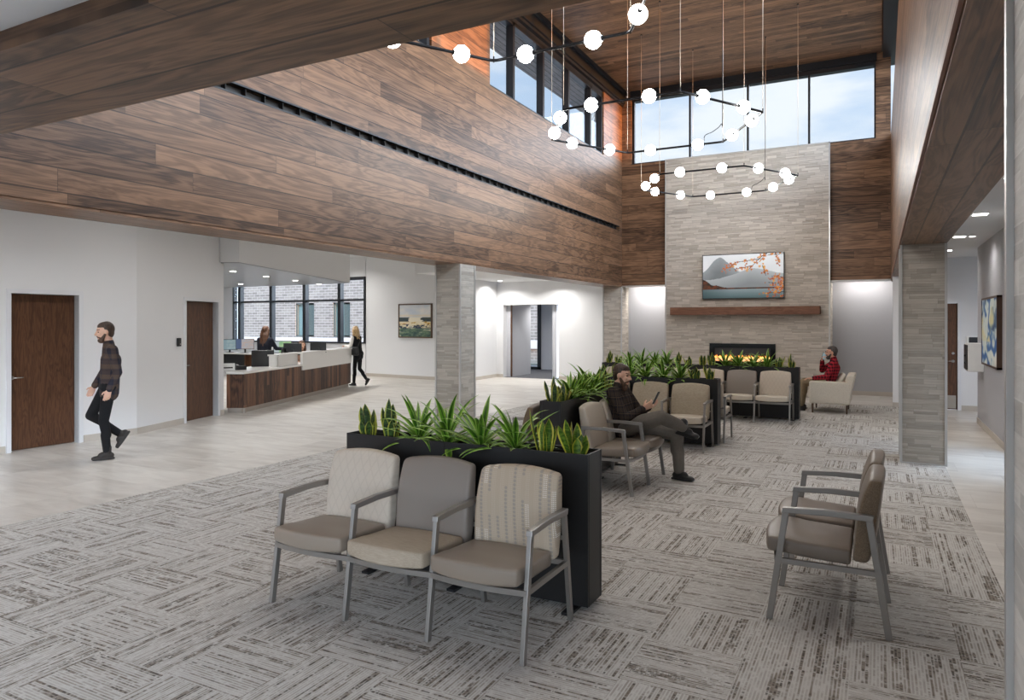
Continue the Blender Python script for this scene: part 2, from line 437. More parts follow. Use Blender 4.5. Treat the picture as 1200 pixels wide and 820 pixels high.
def tile():
    g = G('greige_porcelain_tile'); x, y, z = g.co()
    ty = g.m('DIVIDE', y, 0.61); iy = g.m('FLOOR', ty)
    tx = g.m('ADD', g.m('DIVIDE', x, 1.22), g.m('MULTIPLY', g.m('MODULO', g.m('ABSOLUTE', iy), 3.0), 0.333)); ix = g.m('FLOOR', tx)
    fx = g.m('FRACT', tx); fy = g.m('FRACT', ty)
    gp = g.m('MAXIMUM', g.m('LESS_THAN', fx, 0.003), g.m('LESS_THAN', fy, 0.006))
    pid = g.white(g.vec(ix, iy, 1.0))
    n = g.noise(g.vec(g.m('MULTIPLY', x, 1.3), g.m('MULTIPLY', y, 5.0), g.m('MULTIPLY', pid, 20.)), 1.0, 5.0, 0.6, 0.4)
    f = g.m('ADD', g.m('MULTIPLY', n, 1.0), g.m('MULTIPLY', g.m('SUBTRACT', pid, .5), 0.22))
    c = g.mix(g.step(f, 0.25, 0.8), rgb(216, 211, 203), rgb(186, 179, 170))
    c = g.mix(g.m('MULTIPLY', gp, 0.4), c, rgb(150, 144, 136))
    return g.out(c, g.m('MULTIPLY_ADD', n, 0.15, 0.27))
M['tile'] = tile()
M['vest_carpet'] = simple('dark_grey_mat', rgb(86, 87, 92), 0.95, var=0.2, scale=90)
def brick(name, a, b, mort, bw=0.62, bh=0.21, joint=0.03):
    g = G(name); x, y, z = g.co()
    r = g.m('DIVIDE', z, bh); ir = g.m('FLOOR', r); fr = g.m('FRACT', r)
    u = g.m('ADD', g.m('DIVIDE', x, bw), g.m('MULTIPLY', g.m('MODULO', g.m('ABSOLUTE', ir), 2.0), 0.5)); iu = g.m('FLOOR', u); fu = g.m('FRACT', u)
    gp = g.m('MAXIMUM', g.m('LESS_THAN', fr, joint / bh), g.m('LESS_THAN', fu, joint / bw))
    c = g.mix(g.white(g.vec(ir, iu, 1.0)), a, b)
    return g.out(g.mix(gp, c, mort), 0.85)
M['brick_out'] = brick('pale_grey_brick', rgb(134, 130, 124), rgb(166, 161, 153), rgb(200, 196, 188), 0.44, 0.15, 0.025)
def glass():
    g = G('clear_window_glass')
    tr = g.new('ShaderNodeBsdfTransparent'); gl = g.new('ShaderNodeBsdfGlossy'); gl.inputs['Roughness'].default_value = 0.02
    fr = g.new('ShaderNodeLayerWeight'); fr.inputs[0].default_value = 0.5
    fac = g.m('MULTIPLY_ADD', g.m('POWER', fr.outputs['Facing'], 4.0), 0.35, 0.02)
    mx = g.new('ShaderNodeMixShader'); g.L.new(fac, mx.inputs[0]); g.L.new(tr.outputs[0], mx.inputs[1]); g.L.new(gl.outputs[0], mx.inputs[2])
    tr.inputs[0].default_value = (0.95, 0.97, 0.98, 1)
    g.L.new(mx.outputs[0], g.N['Material Output'].inputs[0])
    return g.mat
M['glass'] = glass()
SUN_E = 8.0; SKY_E = 0.95; SKY_EAST = 15.0; SKY_SOUTH = 0.55; SKY_NORTH = 0.1; EXPO = 0.1
# ------------------------------------------------------------------ camera
cam = bpy.data.cameras.new('camera'); cam_o = bpy.data.objects.new('camera', cam); COL.objects.link(cam_o)
cam.sensor_width = 36.0; cam.lens = 36.0 * 824.0 / 1200.0; cam.shift_y = (379.0 - 410.0) / 1200.0
cam.clip_start = 0.05; cam.clip_end = 300
cam_o.location = (0, 0, 1.74); cam_o.rotation_euler = (PI / 2, 0, math.atan(431.0 / 824.0))
SC.camera = cam_o

# ------------------------------------------------------------------ helpers for walls
def wall_box(mb, p0, p1, th, z0, z1, s0=0.0, s1=None, off=0.0, mat=0):
    """box standing on the segment p0-p1; thickness th to the left of travel, shifted by off"""
    p0 = Vector(p0); p1 = Vector(p1); d = (p1 - p0); L = d.length; d.normalize(); n = Vector((-d.y, d.x))
    if s1 is None: s1 = L
    a = p0 + d * s0 + n * off; b = p0 + d * s1 + n * off
    q = [a, b, b + n * th, a + n * th]
    mb.prism([(p.x, p.y) for p in q], z0, z1, mat)
def wall_seg(mb, p0, p1, th, z0, z1, openings=()):
    L = (Vector(p1) - Vector(p0)).length; s = 0.0
    for a, b, zt in sorted(openings):
        if a > s: wall_box(mb, p0, p1, th, z0, z1, s, a)
        wall_box(mb, p0, p1, th, zt, z1, a, b); s = b
    if s < L: wall_box(mb, p0, p1, th, z0, z1, s, L)

ZS = 2.75          # underside of the wood bulkheads
# ------------------------------------------------------------------ floors
struct('floor', MB().box(-22, 1.6, -2.5, 20.1, -0.12, 0.0).box(1.6, 3.35, 14.0, 20.1, -0.12, 0.0), M['tile'], 'large greige porcelain tile floor around the carpet', 'floor')
struct('floor_carpet', MB().box(-6.66, 0.705, -2.5, 16.7, -0.02, 0.006), M['carpet'], 'patterned grey and taupe carpet under the waiting chairs', 'carpet')
struct('floor_vestibule', MB().box(-13.5, -8.0, 20.1, 26.5, -0.12, 0.004), M['vest_carpet'], 'dark grey walk-off carpet inside the entrance vestibule', 'floor')
struct('ground_outside', MB().box(-90, 60, 26.5, 120, -0.4, -0.15), simple('lawn_outside', rgb(74, 76, 64), 0.95, var=0.3, scale=1.5), 'green lawn outside the building', 'ground')

# ------------------------------------------------------------------ left bulkhead (wood) with recessed slot
XL, XR = -6.10, 0.22
m = MB()
m.box(XL - .58, XL, 2.0, 18.6, ZS, 4.185)
m.box(XL - .58, XL, 2.0, 18.6, 4.315, 5.94)
m.box(XL - .58, XL - .10, 2.0, 18.6, 4.185, 4.315)
m.box(XL - .10, XL, 17.80, 18.6, 4.185, 4.315)
struct('wall_left_bulkhead', m, M['wood_yz'], 'long walnut plank bulkhead over the left side of the atrium', 'wall')
m = MB().box(XL - .575, XL - .012, 2.0, 18.0, ZS - .028, ZS)
struct('trim_1', m, M['wood_soffit_y'], 'walnut underside of the left bulkhead', 'trim')
# upper left wall: panel, windows 9.0 / 10.8
m = MB()
m.box(XL - .2, XL, 9.0, 10.82, 5.94, 7.9); m.box(XL - .2, XL, 16.6, 18.6, 5.94, 7.9)
struct('wall_left_upper', m, M['wood_yz'], 'walnut panelled piers beside the left clerestory windows', 'wall')
def clerestory_y(name, x, y0, y1, mulls, zb, zt, depth, wide, label):
    m = MB()
    m.box(x - depth, x, y0, y1, zb - .02, zb + .045); m.box(x - depth, x, y0, y1, zt - .05, zt + .02)
    for y in mulls: m.box(x - depth, x, y - wide / 2, y + wide / 2, zb, zt)
    f = struct(name, m, M['black_metal'], label, 'window')
    ys = sorted(mulls)
    for a, b in zip(ys[:-1], ys[1:]):
        obj('pane', MB().box(x - depth * .6 - .006, x - depth * .6 + .006, a + wide / 2, b - wide / 2, zb + .04, zt - .04), M['glass'], f)
    return f
clerestory_y('window_1', XL - .03, 10.82, 16.6, [10.80, 11.80, 13.13, 14.46, 15.80, 16.57], 5.94, 7.42, .15, .075, 'black framed clerestory window row above the left walnut wall')
clerestory_y('window_2', XL - .03, 2.0, 9.0, [2.05, 3.4, 4.8, 6.2, 7.6, 8.95], 5.94, 7.42, .15, .075, 'black framed clerestory window nearest the wood beam on the left')
m = MB()
m.box(XL - .22, XL - .03, 2.0, 18.0, 7.42, 7.9); m.box(XL - .03, XL + .05, 2.0, 18.0, 7.52, 7.58); m.box(XL - .03, XL + .10, 2.0, 18.0, 7.58, 7.9)
m.box(XL + .10, XL + .16, 2.0, 18.0, 7.80, 7.9)
struct('trim_2', m, M['black_metal'], 'stepped black head trim along the left clerestory', 'trim')
# near beam and the wall above it
struct('wall_front_bulkhead', MB().box(-22, 1.6, 1.40, 2.0, ZS, 8.0), M['wood_xz'], 'walnut bulkhead beam crossing over the near edge of the atrium', 'wall')
struct('trim_3', MB().box(-22, XR, 1.39, 2.003, ZS - .03, ZS), M['wood_soffit_x'], 'dark walnut underside of the near beam', 'trim')
# ------------------------------------------------------------------ right bulkhead
struct('wall_right_bulkhead', MB().box(XR, XR + .51, 2.0, 18.6, ZS, 6.0), M['wood_yz'], 'walnut plank bulkhead along the right side of the atrium', 'wall')
struct('trim_4', MB().box(XR + .015, XR + .505, 2.0, 18.6, ZS - .03, ZS), M['wood_soffit_y'], 'walnut plank underside of the right bulkhead', 'trim')
struct('trim_5', MB().box(XR - .004, XR + .012, 2.0, 18.0, ZS - .012, ZS + .012), M['wood_mantel'], 'thin walnut edge strip under the right bulkhead', 'trim')
clerestory_y('window_3', XR + .25, 2.0, 18.0, [2.05 + 1.59 * i for i in range(11)], 6.0, 7.75, .13, .07, 'black framed clerestory along the right side of the atrium')
struct('trim_6', MB().box(XR - .16, XR + .3, 2.0, 18.0, 7.75, 7.9), M['black_metal'], 'black head trim along the right clerestory', 'trim')
# ------------------------------------------------------------------ back wall with clerestory and fireplace stone
YB = 18.0; cx0, cx1, cz0, cz1 = -5.84, -0.08, 5.95, 7.62
m = MB()
m.box(XL, XR, YB, YB + .6, ZS, cz0); m.box(XL, cx0, YB, YB + .25, cz0, 7.9); m.box(cx1, XR, YB, YB + .25, cz0, 7.9); m.box(cx0, cx1, YB, YB + .25, cz1 + .12, 7.9)
struct('wall_back', m, M['wood_xz'], 'walnut plank wall around the stone fireplace', 'wall')
struct('trim_7', MB().box(XL, XR, YB + .01, YB + .58, ZS - .02, ZS), M['metal_trim'], 'pale edge under the back walnut wall', 'trim')
m = MB()
m.box(cx0, cx1, YB + .02, YB + .15, cz1, cz1 + .13); m.box(cx0, cx1, YB + .02, YB + .15, cz0 - .02, cz0 + .03)
m.box(cx0 - .02, cx1 + .02, YB - .05, YB + .02, 7.72, 7.9)
for x, w in ((cx0 + .03, .09), (-4.303, .05), (-2.881, .05), (-1.485, .05), (cx1 - .01, .05)): m.box(x - w / 2, x + w / 2, YB + .04, YB + .15, cz0, cz1 + .02)
f = struct('window_4', m, M['black_metal'], 'four pane clerestory window above the stone fireplace', 'window')
xs = [cx0 + .07, -4.303, -2.881, -1.485, cx1 - .03]
for a, b in zip(xs[:-1], xs[1:]): obj('pane', MB().box(a + .02, b - .02, YB + .09, YB + .10, cz0 + .03, cz1), M['glass'], f)
sx0, sx1, YS = -4.88, -1.034, 17.85
f = struct('wall_fireplace', MB().box(sx0, sx1, YS, YS + .145, 0, 5.94).box(sx0, sx1, YS + .145, 19.06, 0, ZS - .03), M['stone_warm'], 'tall pale ledger stone fireplace wall', 'wall')
m = MB()
for x in (sx0, sx1): m.box(x - .015, x + .015, YS - .0003, YS + .03, 0, 5.95)
m.box(sx0 - .015, sx1 + .015, YS - .0003, YS + .03, 5.93, 5.955)
struct('edge_trim', m, M['metal_trim'], parent=f)
# recessed grey alcoves beside the fireplace
struct('wall_alcove', MB().box(-6.9, 0.73, 19.07, 19.25, 0, 3.2), M['wall_grey'], 'painted alcove wall behind the fireplace', 'wall')
struct('wall_alcove_right', MB().box(.73, .9, 16.84, 19.25, 0, 3.2), M['wall_grey'], 'grey end wall of the right alcove', 'wall')
struct('baseboard_alcove', MB().box(-6.6, 0.73, 19.055, 19.07, 0, .1), M['base_tile'], 'beige base along the alcove wall', 'baseboard')
# ------------------------------------------------------------------ atrium ceiling and roof
struct('ceiling', MB().box(XL + .10, XR - .18, 2.0, YB, 7.88, 7.96), M['wood_ceiling'], 'walnut strip ceiling of the atrium', 'ceiling')
struct('roof', MB().box(-7.35, 1.5, 1.4, 19.3, 7.97, 8.3), M['black_metal'], 'flat roof over the atrium', 'roof')
eave = wood('grey_eave_boards', 'y', 'x', 0.14, 3.0, rgb(84, 78, 76), rgb(132, 126, 124), 0.6, 0.02, 0.1)
m = MB().box(-7.35, XL - .22, 1.4, 19.3, 7.60, 7.68)
struct('ceiling_eave', m, eave, 'grey boarded eave outside the left clerestory', 'eave')
# ------------------------------------------------------------------ low ceilings
m = MB()
m.box(-22, 1.6, -2.5, 1.40, 2.80, 3.0)
struct('ceiling_near', m, M['ceil_white'], 'flat white ceiling in front of the near beam', 'ceiling')
struct('ceiling_left', MB().box(-10.95, XL - .55, 15.4, 20.4, 3.08, 3.95), M['ceil_white'], 'white ceiling over the left walkway', 'ceiling')
m = MB().box(-22.2, XL - .55, 2.0, 18.6, 3.95, 4.15)
struct('ceiling_reception', m, M['ceil_white'], 'higher white ceiling over the reception area', 'ceiling')
struct('ceiling_corridor', MB().box(XR + .5, 3.4, 2.0, 17.2, 3.07, 3.3), M['ceil_white'], 'white ceiling of the right corridor', 'ceiling')
struct('ceiling_alcove', MB().box(-6.9, 0.9, 18.55, 19.3, 2.9, 3.1), M['ceil_white'], 'ceiling of the alcove behind the fireplace wall', 'ceiling')
# ------------------------------------------------------------------ columns
def column(name, x0, x1, y0, y1, mat, label, z1=ZS - .03):
    o = struct(name, MB().box(x0, x1, y0, y1, 0, z1), mat, label, 'column')
    m = MB(); t = .014
    for x in (x0, x1):
        for y in (y0, y1): m.box(x - t, x + t, y - t, y + t, 0, z1)
    sx = .006
    m.box(x0 - sx, x1 + sx, y0 - sx, y1 + sx, 0, .02)
    struct('edge_trim', m, M['metal_trim'], parent=o)
    return o
column('column_1', -6.57, XL, 9.82, 10.29, M['stone_grey'], 'ledger stone column under the middle of the left bulkhead')
column('column_2', -6.61, XL, 17.95, 18.55, M['stone_warm'], 'ledger stone column at the far end of the left bulkhead')
column('column_3', .235, .715, 10.04, 10.6, M['stone_grey'], 'ledger stone column at the carpet edge on the right')
column('column_4', .262, .73, 1.44, 1.90, M['stone_big'], 'ledger stone pier at the right edge of the photograph')

# ------------------------------------------------------------------ right corridor
m = MB(); m.box(1.52, 1.68, -1, 9.3, 0, 3.1).box(1.52, 1.68, 11.6, 14.72, 0, 3.1).box(1.52, 1.68, 9.3, 11.6, 2.2, 3.1)
struct('wall_right', m, M['wall_grey'], 'grey corridor wall on the right', 'wall')
struct('baseboard_right', MB().box(1.507, 1.52, -1, 9.3, 0, .1).box(1.507, 1.52, 11.6, 14.72, 0, .1), M['base_tile'], 'beige base along the right corridor wall', 'baseboard')
clerestory_y('window_7', 1.66, 9.3, 11.6, [9.33, 10.45, 11.57], .04, 2.2, .12, .06, 'black framed glazing in the right corridor wall')
m = MB(); wall_seg(m, (.24, 16.66), (3.2, 16.66), .18, 0, 3.1, [(.23, 1.145, 2.15)])
struct('wall_corridor_end', m, M['wall_white'], 'white wall at the end of the right corridor', 'wall')
m = MB()
for a, b in ((.24, .40), (1.45, 3.2)): m.box(a, b, 16.647, 16.66, 0, .1)
struct('baseboard_corridor', m, M['base_tile'], 'beige base at the corridor end', 'baseboard')
struct('wall_corridor_side', MB().box(3.2, 3.35, 14, 17, 0, 3.1), M['wall_white'], 'white side wall past the corridor corner', 'wall')
def door_frame(p0, p1, th, z, w=.06, proud=.015):
    m = MB(); L = (Vector(p1) - Vector(p0)).length
    wall_box(m, p0, p1, th + 2 * proud, 0, z + w, -w, 0.0, -proud); wall_box(m, p0, p1, th + 2 * proud, 0, z + w, L, L + w, -proud)
    wall_box(m, p0, p1, th + 2 * proud, z, z + w, 0, L, -proud)
    return m
def lever_handle(p, along, out, parent, deadbolt=False):
    p = Vector(p); along = Vector(along); out = Vector(out); m = MB()
    m.tube([p, p + out * .012], .028, 14); m.tube([p + out * .012, p + out * .055], .010, 8)
    m.tube([p + out * .05, p + out * .052 + along * .12], [.011, .009], 8)
    if deadbolt: m.tube([p + Vector((0, 0, .16)), p + Vector((0, 0, .16)) + out * .02], .026, 14)
    return obj('lever_handle', m, M['chrome'], parent)
# corridor end door
d = struct('door_3', MB().box(.475, 1.38, 16.70, 16.745, .01, 2.145), M['wood_door'], 'dark walnut door with metal kickplate at the corridor end', 'door')
struct('door_frame', door_frame((.47, 16.66), (1.385, 16.66), .12, 2.15), M['frame_white'], parent=d)
obj('kickplate', MB().box(.5, 1.36, 16.692, 16.70, .03, .29), M['steel_kick'], d)
lever_handle((1.31, 16.70, .98), (-1, 0, 0), (0, -1, 0), d, True)

# ------------------------------------------------------------------ left walls
W1a, W1b = (-10.42, -1.0), (-10.35, 7.06)
W2b = (-11.12, 9.36)
def seg_s(p0, p1, y):
    return (y - p0[1]) / (p1[1] - p0[1]) * (Vector(p1) - Vector(p0)).length
o1 = (seg_s(W1a, W1b, 5.26), seg_s(W1a, W1b, 6.16))
m = MB(); wall_seg(m, W1a, W1b, .2, 0, 3.95, [(o1[0], o1[1], 2.15)])
struct('wall_left', m, M['wall_white'], 'white wall behind the walking man', 'wall')
L2 = (Vector(W2b) - Vector(W1b)).length; d2 = (Vector(W2b) - Vector(W1b)).normalized()
o2 = (L2 - .98 - .19, L2 - .19)
m = MB(); wall_seg(m, W1b, W2b, .2, 0, 3.95, [(o2[0], o2[1], 2.14)])
struct('wall_left_angled', m, M['wall_white'], 'white angled wall beside the reception desk', 'wall')
m = MB()
for a, b in ((0, o1[0] - .07), (o1[1] + .07, (Vector(W1b) - Vector(W1a)).length)): wall_box(m, W1a, W1b, -.013, 0, .1, a, b)
for a, b in ((0, o2[0] - .07), (o2[1] + .07, L2)): wall_box(m, W1b, W2b, -.013, 0, .1, a, b)
struct('baseboard_left', m, M['base_tile'], 'beige base along the left walls', 'baseboard')
def left_door(n, p0, p1, s0, s1, zt, label, hs, hdir):
    p0 = Vector(p0); p1 = Vector(p1); dd = (p1 - p0).normalized(); nn = Vector((-dd.y, dd.x))
    m = MB(); wall_box(m, p0, p1, .045, .008, zt - .005, s0 + .006, s1 - .006, .10)
    d = struct(n, m, M['wood_door_y'], label, 'door')
    a = p0 + dd * s0; b = p0 + dd * s1
    struct('door_frame', door_frame(a, b, .2, zt), M['frame_white'], parent=d)
    q = p0 + dd * hs + nn * .10
    lever_handle((q.x, q.y, 1.0), (dd.x * hdir, dd.y * hdir, 0), (-nn.x, -nn.y, 0), d)
    return d
left_door('door_1', W1a, W1b, o1[0], o1[1], 2.15, 'wide dark walnut door left of the walking man', o1[0] + .06, 1)
left_door('door_2', W1b, W2b, o2[0], o2[1], 2.14, 'narrow looking dark walnut door by the reception desk', o2[0] + .06, 1)
# left walkway: picture wall, side wall, far wall with opening
PW = [(-15.1, 18.42), (-10.95, 17.98), (-11.08, 20.1)]
m = MB(); wall_seg(m, PW[0], PW[1], .2, 0, 3.95)
struct('wall_picture', m, M['wall_white'], 'white wall carrying the landscape painting', 'wall')
m = MB(); wall_seg(m, PW[1], PW[2], .2, 0, 3.4)
struct('wall_left_far', m, M['wall_white'], 'white wall running back to the vestibule opening', 'wall')
m = MB(); wall_seg(m, (-11.3, 20.1), (-5.0, 20.1), .25, 0, 2.40, [(.46, 2.43, 2.345)])
m.box(-11.3, -5.0, 20.13, 20.35, 2.40, 3.3)
struct('wall_far', m, M['wall_white'], 'white far wall with the vestibule opening', 'wall')
m = MB()
wall_box(m, PW[0], PW[1], -.013, 0, .1); wall_box(m, PW[1], PW[2], -.013, 0, .1)
m.box(-11.08, -10.84, 20.087, 20.1, 0, .1); m.box(-8.87, -5.0, 20.087, 20.1, 0, .1)
struct('baseboard_far', m, M['base_tile'], 'beige base along the far walls', 'baseboard')
struct('wall_far_side', MB().box(-6.75, -6.62, 18.5, 20.2, 0, 3.3), M['wall_white'], 'white return wall behind the far column', 'wall')
# vestibule
vg = simple('vestibule_grey_paint', rgb(186, 187, 192), 0.75, var=.01)
m = MB()
m.box(-10.86, -10.70, 20.35, 21.85, 0, 2.6); m.box(-11.36, -9.2, 24.1, 24.25, 0, 2.6); m.box(-9.2, -9.05, 20.35, 24.25, 0, 2.6)
struct('wall_vestibule', m, vg, 'grey walls inside the entrance vestibule', 'wall')
struct('ceiling_vestibule', MB().box(-13.5, -8.0, 20.35, 26.5, 2.6, 2.75), M['ceil_white'], 'ceiling of the entrance vestibule', 'ceiling')
m = MB().box(-11.50, -11.36, 24.05, 24.2, 0, 2.6).box(-12.4, -11.36, 24.05, 24.2, 0, .1).box(-12.4, -11.36, 24.05, 24.2, 2.5, 2.6).box(-12.5, -12.38, 24.05, 24.2, 0, 2.6)
f = struct('window_5', m, M['black_metal'], 'dark framed glazing at the back of the vestibule', 'window')
obj('pane', MB().box(-12.38, -11.5, 24.11, 24.12, .1, 2.5), M['glass'], f)
struct('trim_8', MB().box(-10.84, -10.66, 20.36, 20.41, 0, 2.345), M['wood_door'], 'walnut jamb at the left of the vestibule opening', 'trim')
# reception window wall
YW = 18.42; wx0, wx1 = -21.35, -15.12; zsill, ztr, zhead = 1.07, 2.53, 3.20
m = MB().box(-22, wx1, YW, YW + .2, 0, zsill).box(-22, wx1, YW, YW + .2, zhead + .1, 3.95).box(-22, wx0, YW, YW + .2, zsill, zhead + .1)
struct('wall_window', m, M['wall_white'], 'white wall around the reception windows', 'wall')
m = MB().box(wx0, wx1, YW - .03, YW + .12, zsill, zsill + .05).box(wx0, wx1, YW - .02, YW + .12, ztr - .03, ztr + .03).box(wx0, wx1, YW - .03, YW + .12, zhead, zhead + .1)
mx = [wx0 + .03, -21.0, -19.40, -17.80, -16.22, wx1 - .02]
for i, x in enumerate(mx):
    w = .13 if 0 < i < 5 else .05
    m.box(x - w / 2, x + w / 2, YW - .05, YW + .12, zsill, zhead + .05)
f = struct('window_6', m, M['black_metal'], 'black framed reception window wall with a transom', 'window')
for a, b in zip(mx[:-1], mx[1:]):
    for z0, z1 in ((zsill + .05, ztr - .03), (ztr + .03, zhead)):
        obj('pane', MB().box(a + .03, b - .03, YW + .05, YW + .06, z0, z1), M['glass'], f)
struct('wall_reception_side', MB().box(-22.2, -21.9, 8.0, 18.6, 0, 4.0), M['wall_white'], 'white side wall of the reception area', 'wall')
struct('wall_reception_rear', MB().box(-22.2, -11.2, 7.9, 8.05, 0, 4.0), M['wall_white'], 'white wall behind the reception office', 'wall')
# reception ceiling bulkhead following the desk
poly = [(-11.02, 9.22), (-10.72, 9.38), (-13.28, 15.50), (-13.55, 15.60), (-19.2, 15.75), (-21.9, 15.8), (-21.9, 9.3)]
struct('ceiling_bulkhead', MB().prism(poly, 2.9, 3.95), M['wall_white'], 'white dropped bulkhead above the reception desk', 'bulkhead')

inner = [(-10.98, 9.27), (-10.75, 9.41), (-13.27, 15.44), (-13.54, 15.55), (-19.2, 15.70), (-21.9, 15.75), (-21.9, 9.35)]
struct('ceiling_bulkhead_panel', MB().prism(inner, 2.885, 2.9), M['soffit_grey'], 'satin grey panel under the reception bulkhead', 'bulkhead')

# ------------------------------------------------------------------ neighbouring building seen through the reception window
m = MB(); YO = 30.0
wn = [(-29.7, -28.3), (-26.9, -25.7)]
m2 = MB()
xs = [-52, wn[0][0], wn[0][1], wn[1][0], wn[1][1], -12]
for i in range(0, 6, 2): m2.box(xs[i], xs[i + 1], YO, YO + .4, -.15, 9)
for a, b in wn: m2.box(a, b, YO, YO + .4, -.15, 1.0).box(a, b, YO, YO + .4, 2.9, 9)
struct('garden_wall', MB().box(5.2, 5.5, 4.0, 13.9, -.15, 3.4), M['brick_out'], 'brick garden wall outside the right corridor glazing', 'wall')  # unseen wall, added to keep the level sun out of the corridor glazing
struct('ground_terrace', MB().box(1.7, 5.2, 4.0, 13.9, -.3, -.15), M['tile'], 'paved terrace outside the right corridor glazing', 'ground')
nb = empty('neighbour_building', (0, 0, 0), 0, 'pale brick building with two green windows outside reception', 'building')
obj('brick_wall', m2, M['brick_out'], nb)
gfr = simple('green_grey_window_frame', rgb(92, 104, 100), 0.5); gl2 = simple('teal_window_glass', rgb(134, 158, 154), 0.08, spec=0.8)
for a, b in wn:
    f = obj('building_window', MB().box(a, a + .12, YO + .02, YO + .3, 1.0, 2.9).box(b - .42, b, YO + .02, YO + .3, 1.0, 2.9).box(a, b, YO + .02, YO + .3, 1.0, 1.08).box(a, b, YO + .02, YO + .3, 2.80, 2.9), gfr, nb)
    obj('building_pane', MB().box(a + .12, b - .42, YO + .15, YO + .17, 1.08, 2.80), gl2, f)
obj('stone_ledge', MB().box(-52, -12, YO - .12, YO, .55, .95), M['white_plastic'], nb)
# ------------------------------------------------------------------ joined waiting chairs
PITCH = .582
CH = 'joined waiting chairs'
def seat_mb(cx):
    def df(a, b, c, p):
        z = p.z + (.014 * (1 - a * a) * (1 - b * b * .6) if c > 0 else -.012 * (1 - a * a) * (b < 0) * (-b))
        y = p.y - .035 * (1 - a * a) * (b < 0) * abs(b)
        z += .010 * b * -1
        if b < -.3: z += .006
        return (p.x * (1 - .02 * b), y, z)
    return MB().rbox((cx, .215, .418), (.264, .222, .043), .020, (8, 8, 2), df)
def back_mb(cx):
    def df(a, b, c, p):
        w = 1.0 - .045 * (c > 0) * c - .015 * (c < 0) * c * -1
        bulge = -.016 * (1 - a * a) * (b < 0) - .018 * math.cos(c * 1.4) * (b < 0)
        thick = (1 - .30 * max(0, c) ** 2 - .15 * max(0, -c) ** 2)
        y = p.y * thick + bulge + .012 * (1 - a * a)
        zz = p.z + .028 * (1 - a * a) * max(0, c)
        lean = .222
        return (p.x * w, y + lean * zz - .012 * math.sin(c * 2), zz)
    return MB().rbox((cx, .527, .625), (.270, .045, .235), .026, (8, 2, 8), df, 0, 1)
def chair_row(n, name, label, loc, rz, backs, seats, sides=None, group=CH):
    t = empty(name, loc, rz, label, 'waiting chairs', group)
    for i in range(n):
        cx = (i + .5) * PITCH
        obj('seat', seat_mb(cx), M[seats[i]], t)
        obj('backrest', back_mb(cx), [M[backs[i]], M[sides[i] if sides else backs[i]]], t)
    for i in range(n + 1):
        x = i * PITCH; up = (0, 1, 0)
        mb = MB().bar((x, .006, .0), (x, .098, .645), .026, .036, up)
        obj('leg', mb, M['chair_metal'], t, .003)
        mb = MB().bar((x, .628, .0), (x, .530, .650), .026, .036, up)
        obj('leg', mb, M['chair_metal'], t, .003)
        prof = [(.074, .632), (.080, .664), (.30, .676), (.555, .672), (.548, .638), (.30, .642)]
        mb = MB().extrude([(z, y) for z, y in prof], -.019, .019, axis='x')
        mb.v = [(v[0] + x, v[1], v[2]) for v in mb.v]
        obj('armrest', mb, M['chair_metal'], t, .004)
    f = MB()
    for i in range(n + 1):
        x = i * PITCH
        f.bar((x, .05, .352), (x, .585, .352), .022, .03)
    for i in range(n):
        x0, x1 = i * PITCH, (i + 1) * PITCH
        pts = [(x0 + (x1 - x0) * k / 8, .045 - .03 * math.sin(PI * k / 8), .352) for k in range(9)]
        for a, b in zip(pts[:-1], pts[1:]): f.bar(a, b, .022, .03, ext=.002)
        f.bar((x0, .57, .352), (x1, .57, .352), .022, .03)
        f.bar((x0, .545, .50), (x1, .545, .50), .02, .02)
    obj('frame', f, M['chair_metal'], t)
    return t
chair_row(3, 'waiting_chair_row', 'front row of three joined chairs, right one with dotted backrest, before nearest planter', (-3.351, 3.18, 0.006), 0,
          ['fabric_diamond', 'leather_grey', 'fabric_dots'], ['leather_taupe', 'fabric_beige', 'leather_taupe'])
chair_row(2, 'waiting_chair_row', 'two joined beige chairs the bearded man with a phone sits on', (-2.19, 6.79, 0.006), PI / 2,
          ['leather_beige', 'leather_beige'], ['leather_taupe', 'leather_taupe'])
chair_row(2, 'waiting_chair_row', 'dark taupe pair of joined chairs alone near the right stone column', (-.582, 5.535, 0.006), -PI / 2,
          ['leather_dark', 'leather_dark'], ['leather_dark', 'leather_dark'], ['fabric_side', 'fabric_side'])
chair_row(2, 'waiting_chair_row', 'chairs with streaked brown sides facing the tiled walkway, left of the middle planter', (-3.80, 7.72, 0.006), -PI / 2,
          ['fabric_diamond', 'leather_grey'], ['leather_taupe', 'leather_taupe'], ['fabric_side', 'fabric_side'])
chair_row(3, 'waiting_chair_row', 'sand coloured joined chairs against the planter just behind the bearded man', (-3.834, 9.485, 0.006), 0,
          ['fabric_olive'] * 3, ['leather_beige'] * 3)
chair_row(3, 'waiting_chair_row', 'joined chairs facing the fireplace, only an end armrest showing past the second planter', (-2.0, 11.06, 0.006), PI,
          ['leather_beige'] * 3, ['leather_beige'] * 3)
chair_row(3, 'waiting_chair_row', 'farthest right row of joined beige chairs, nearest to the armchair', (-3.115, 12.85, 0.006), 0,
          ['fabric_diamond', 'leather_grey', 'fabric_diamond'], ['leather_beige'] * 3)
chair_row(3, 'waiting_chair_row', 'farthest left row of joined beige chairs, mostly hidden by plants', (-4.90, 12.85, 0.006), 0,
          ['fabric_diamond', 'leather_grey', 'fabric_diamond'], ['leather_beige'] * 3)

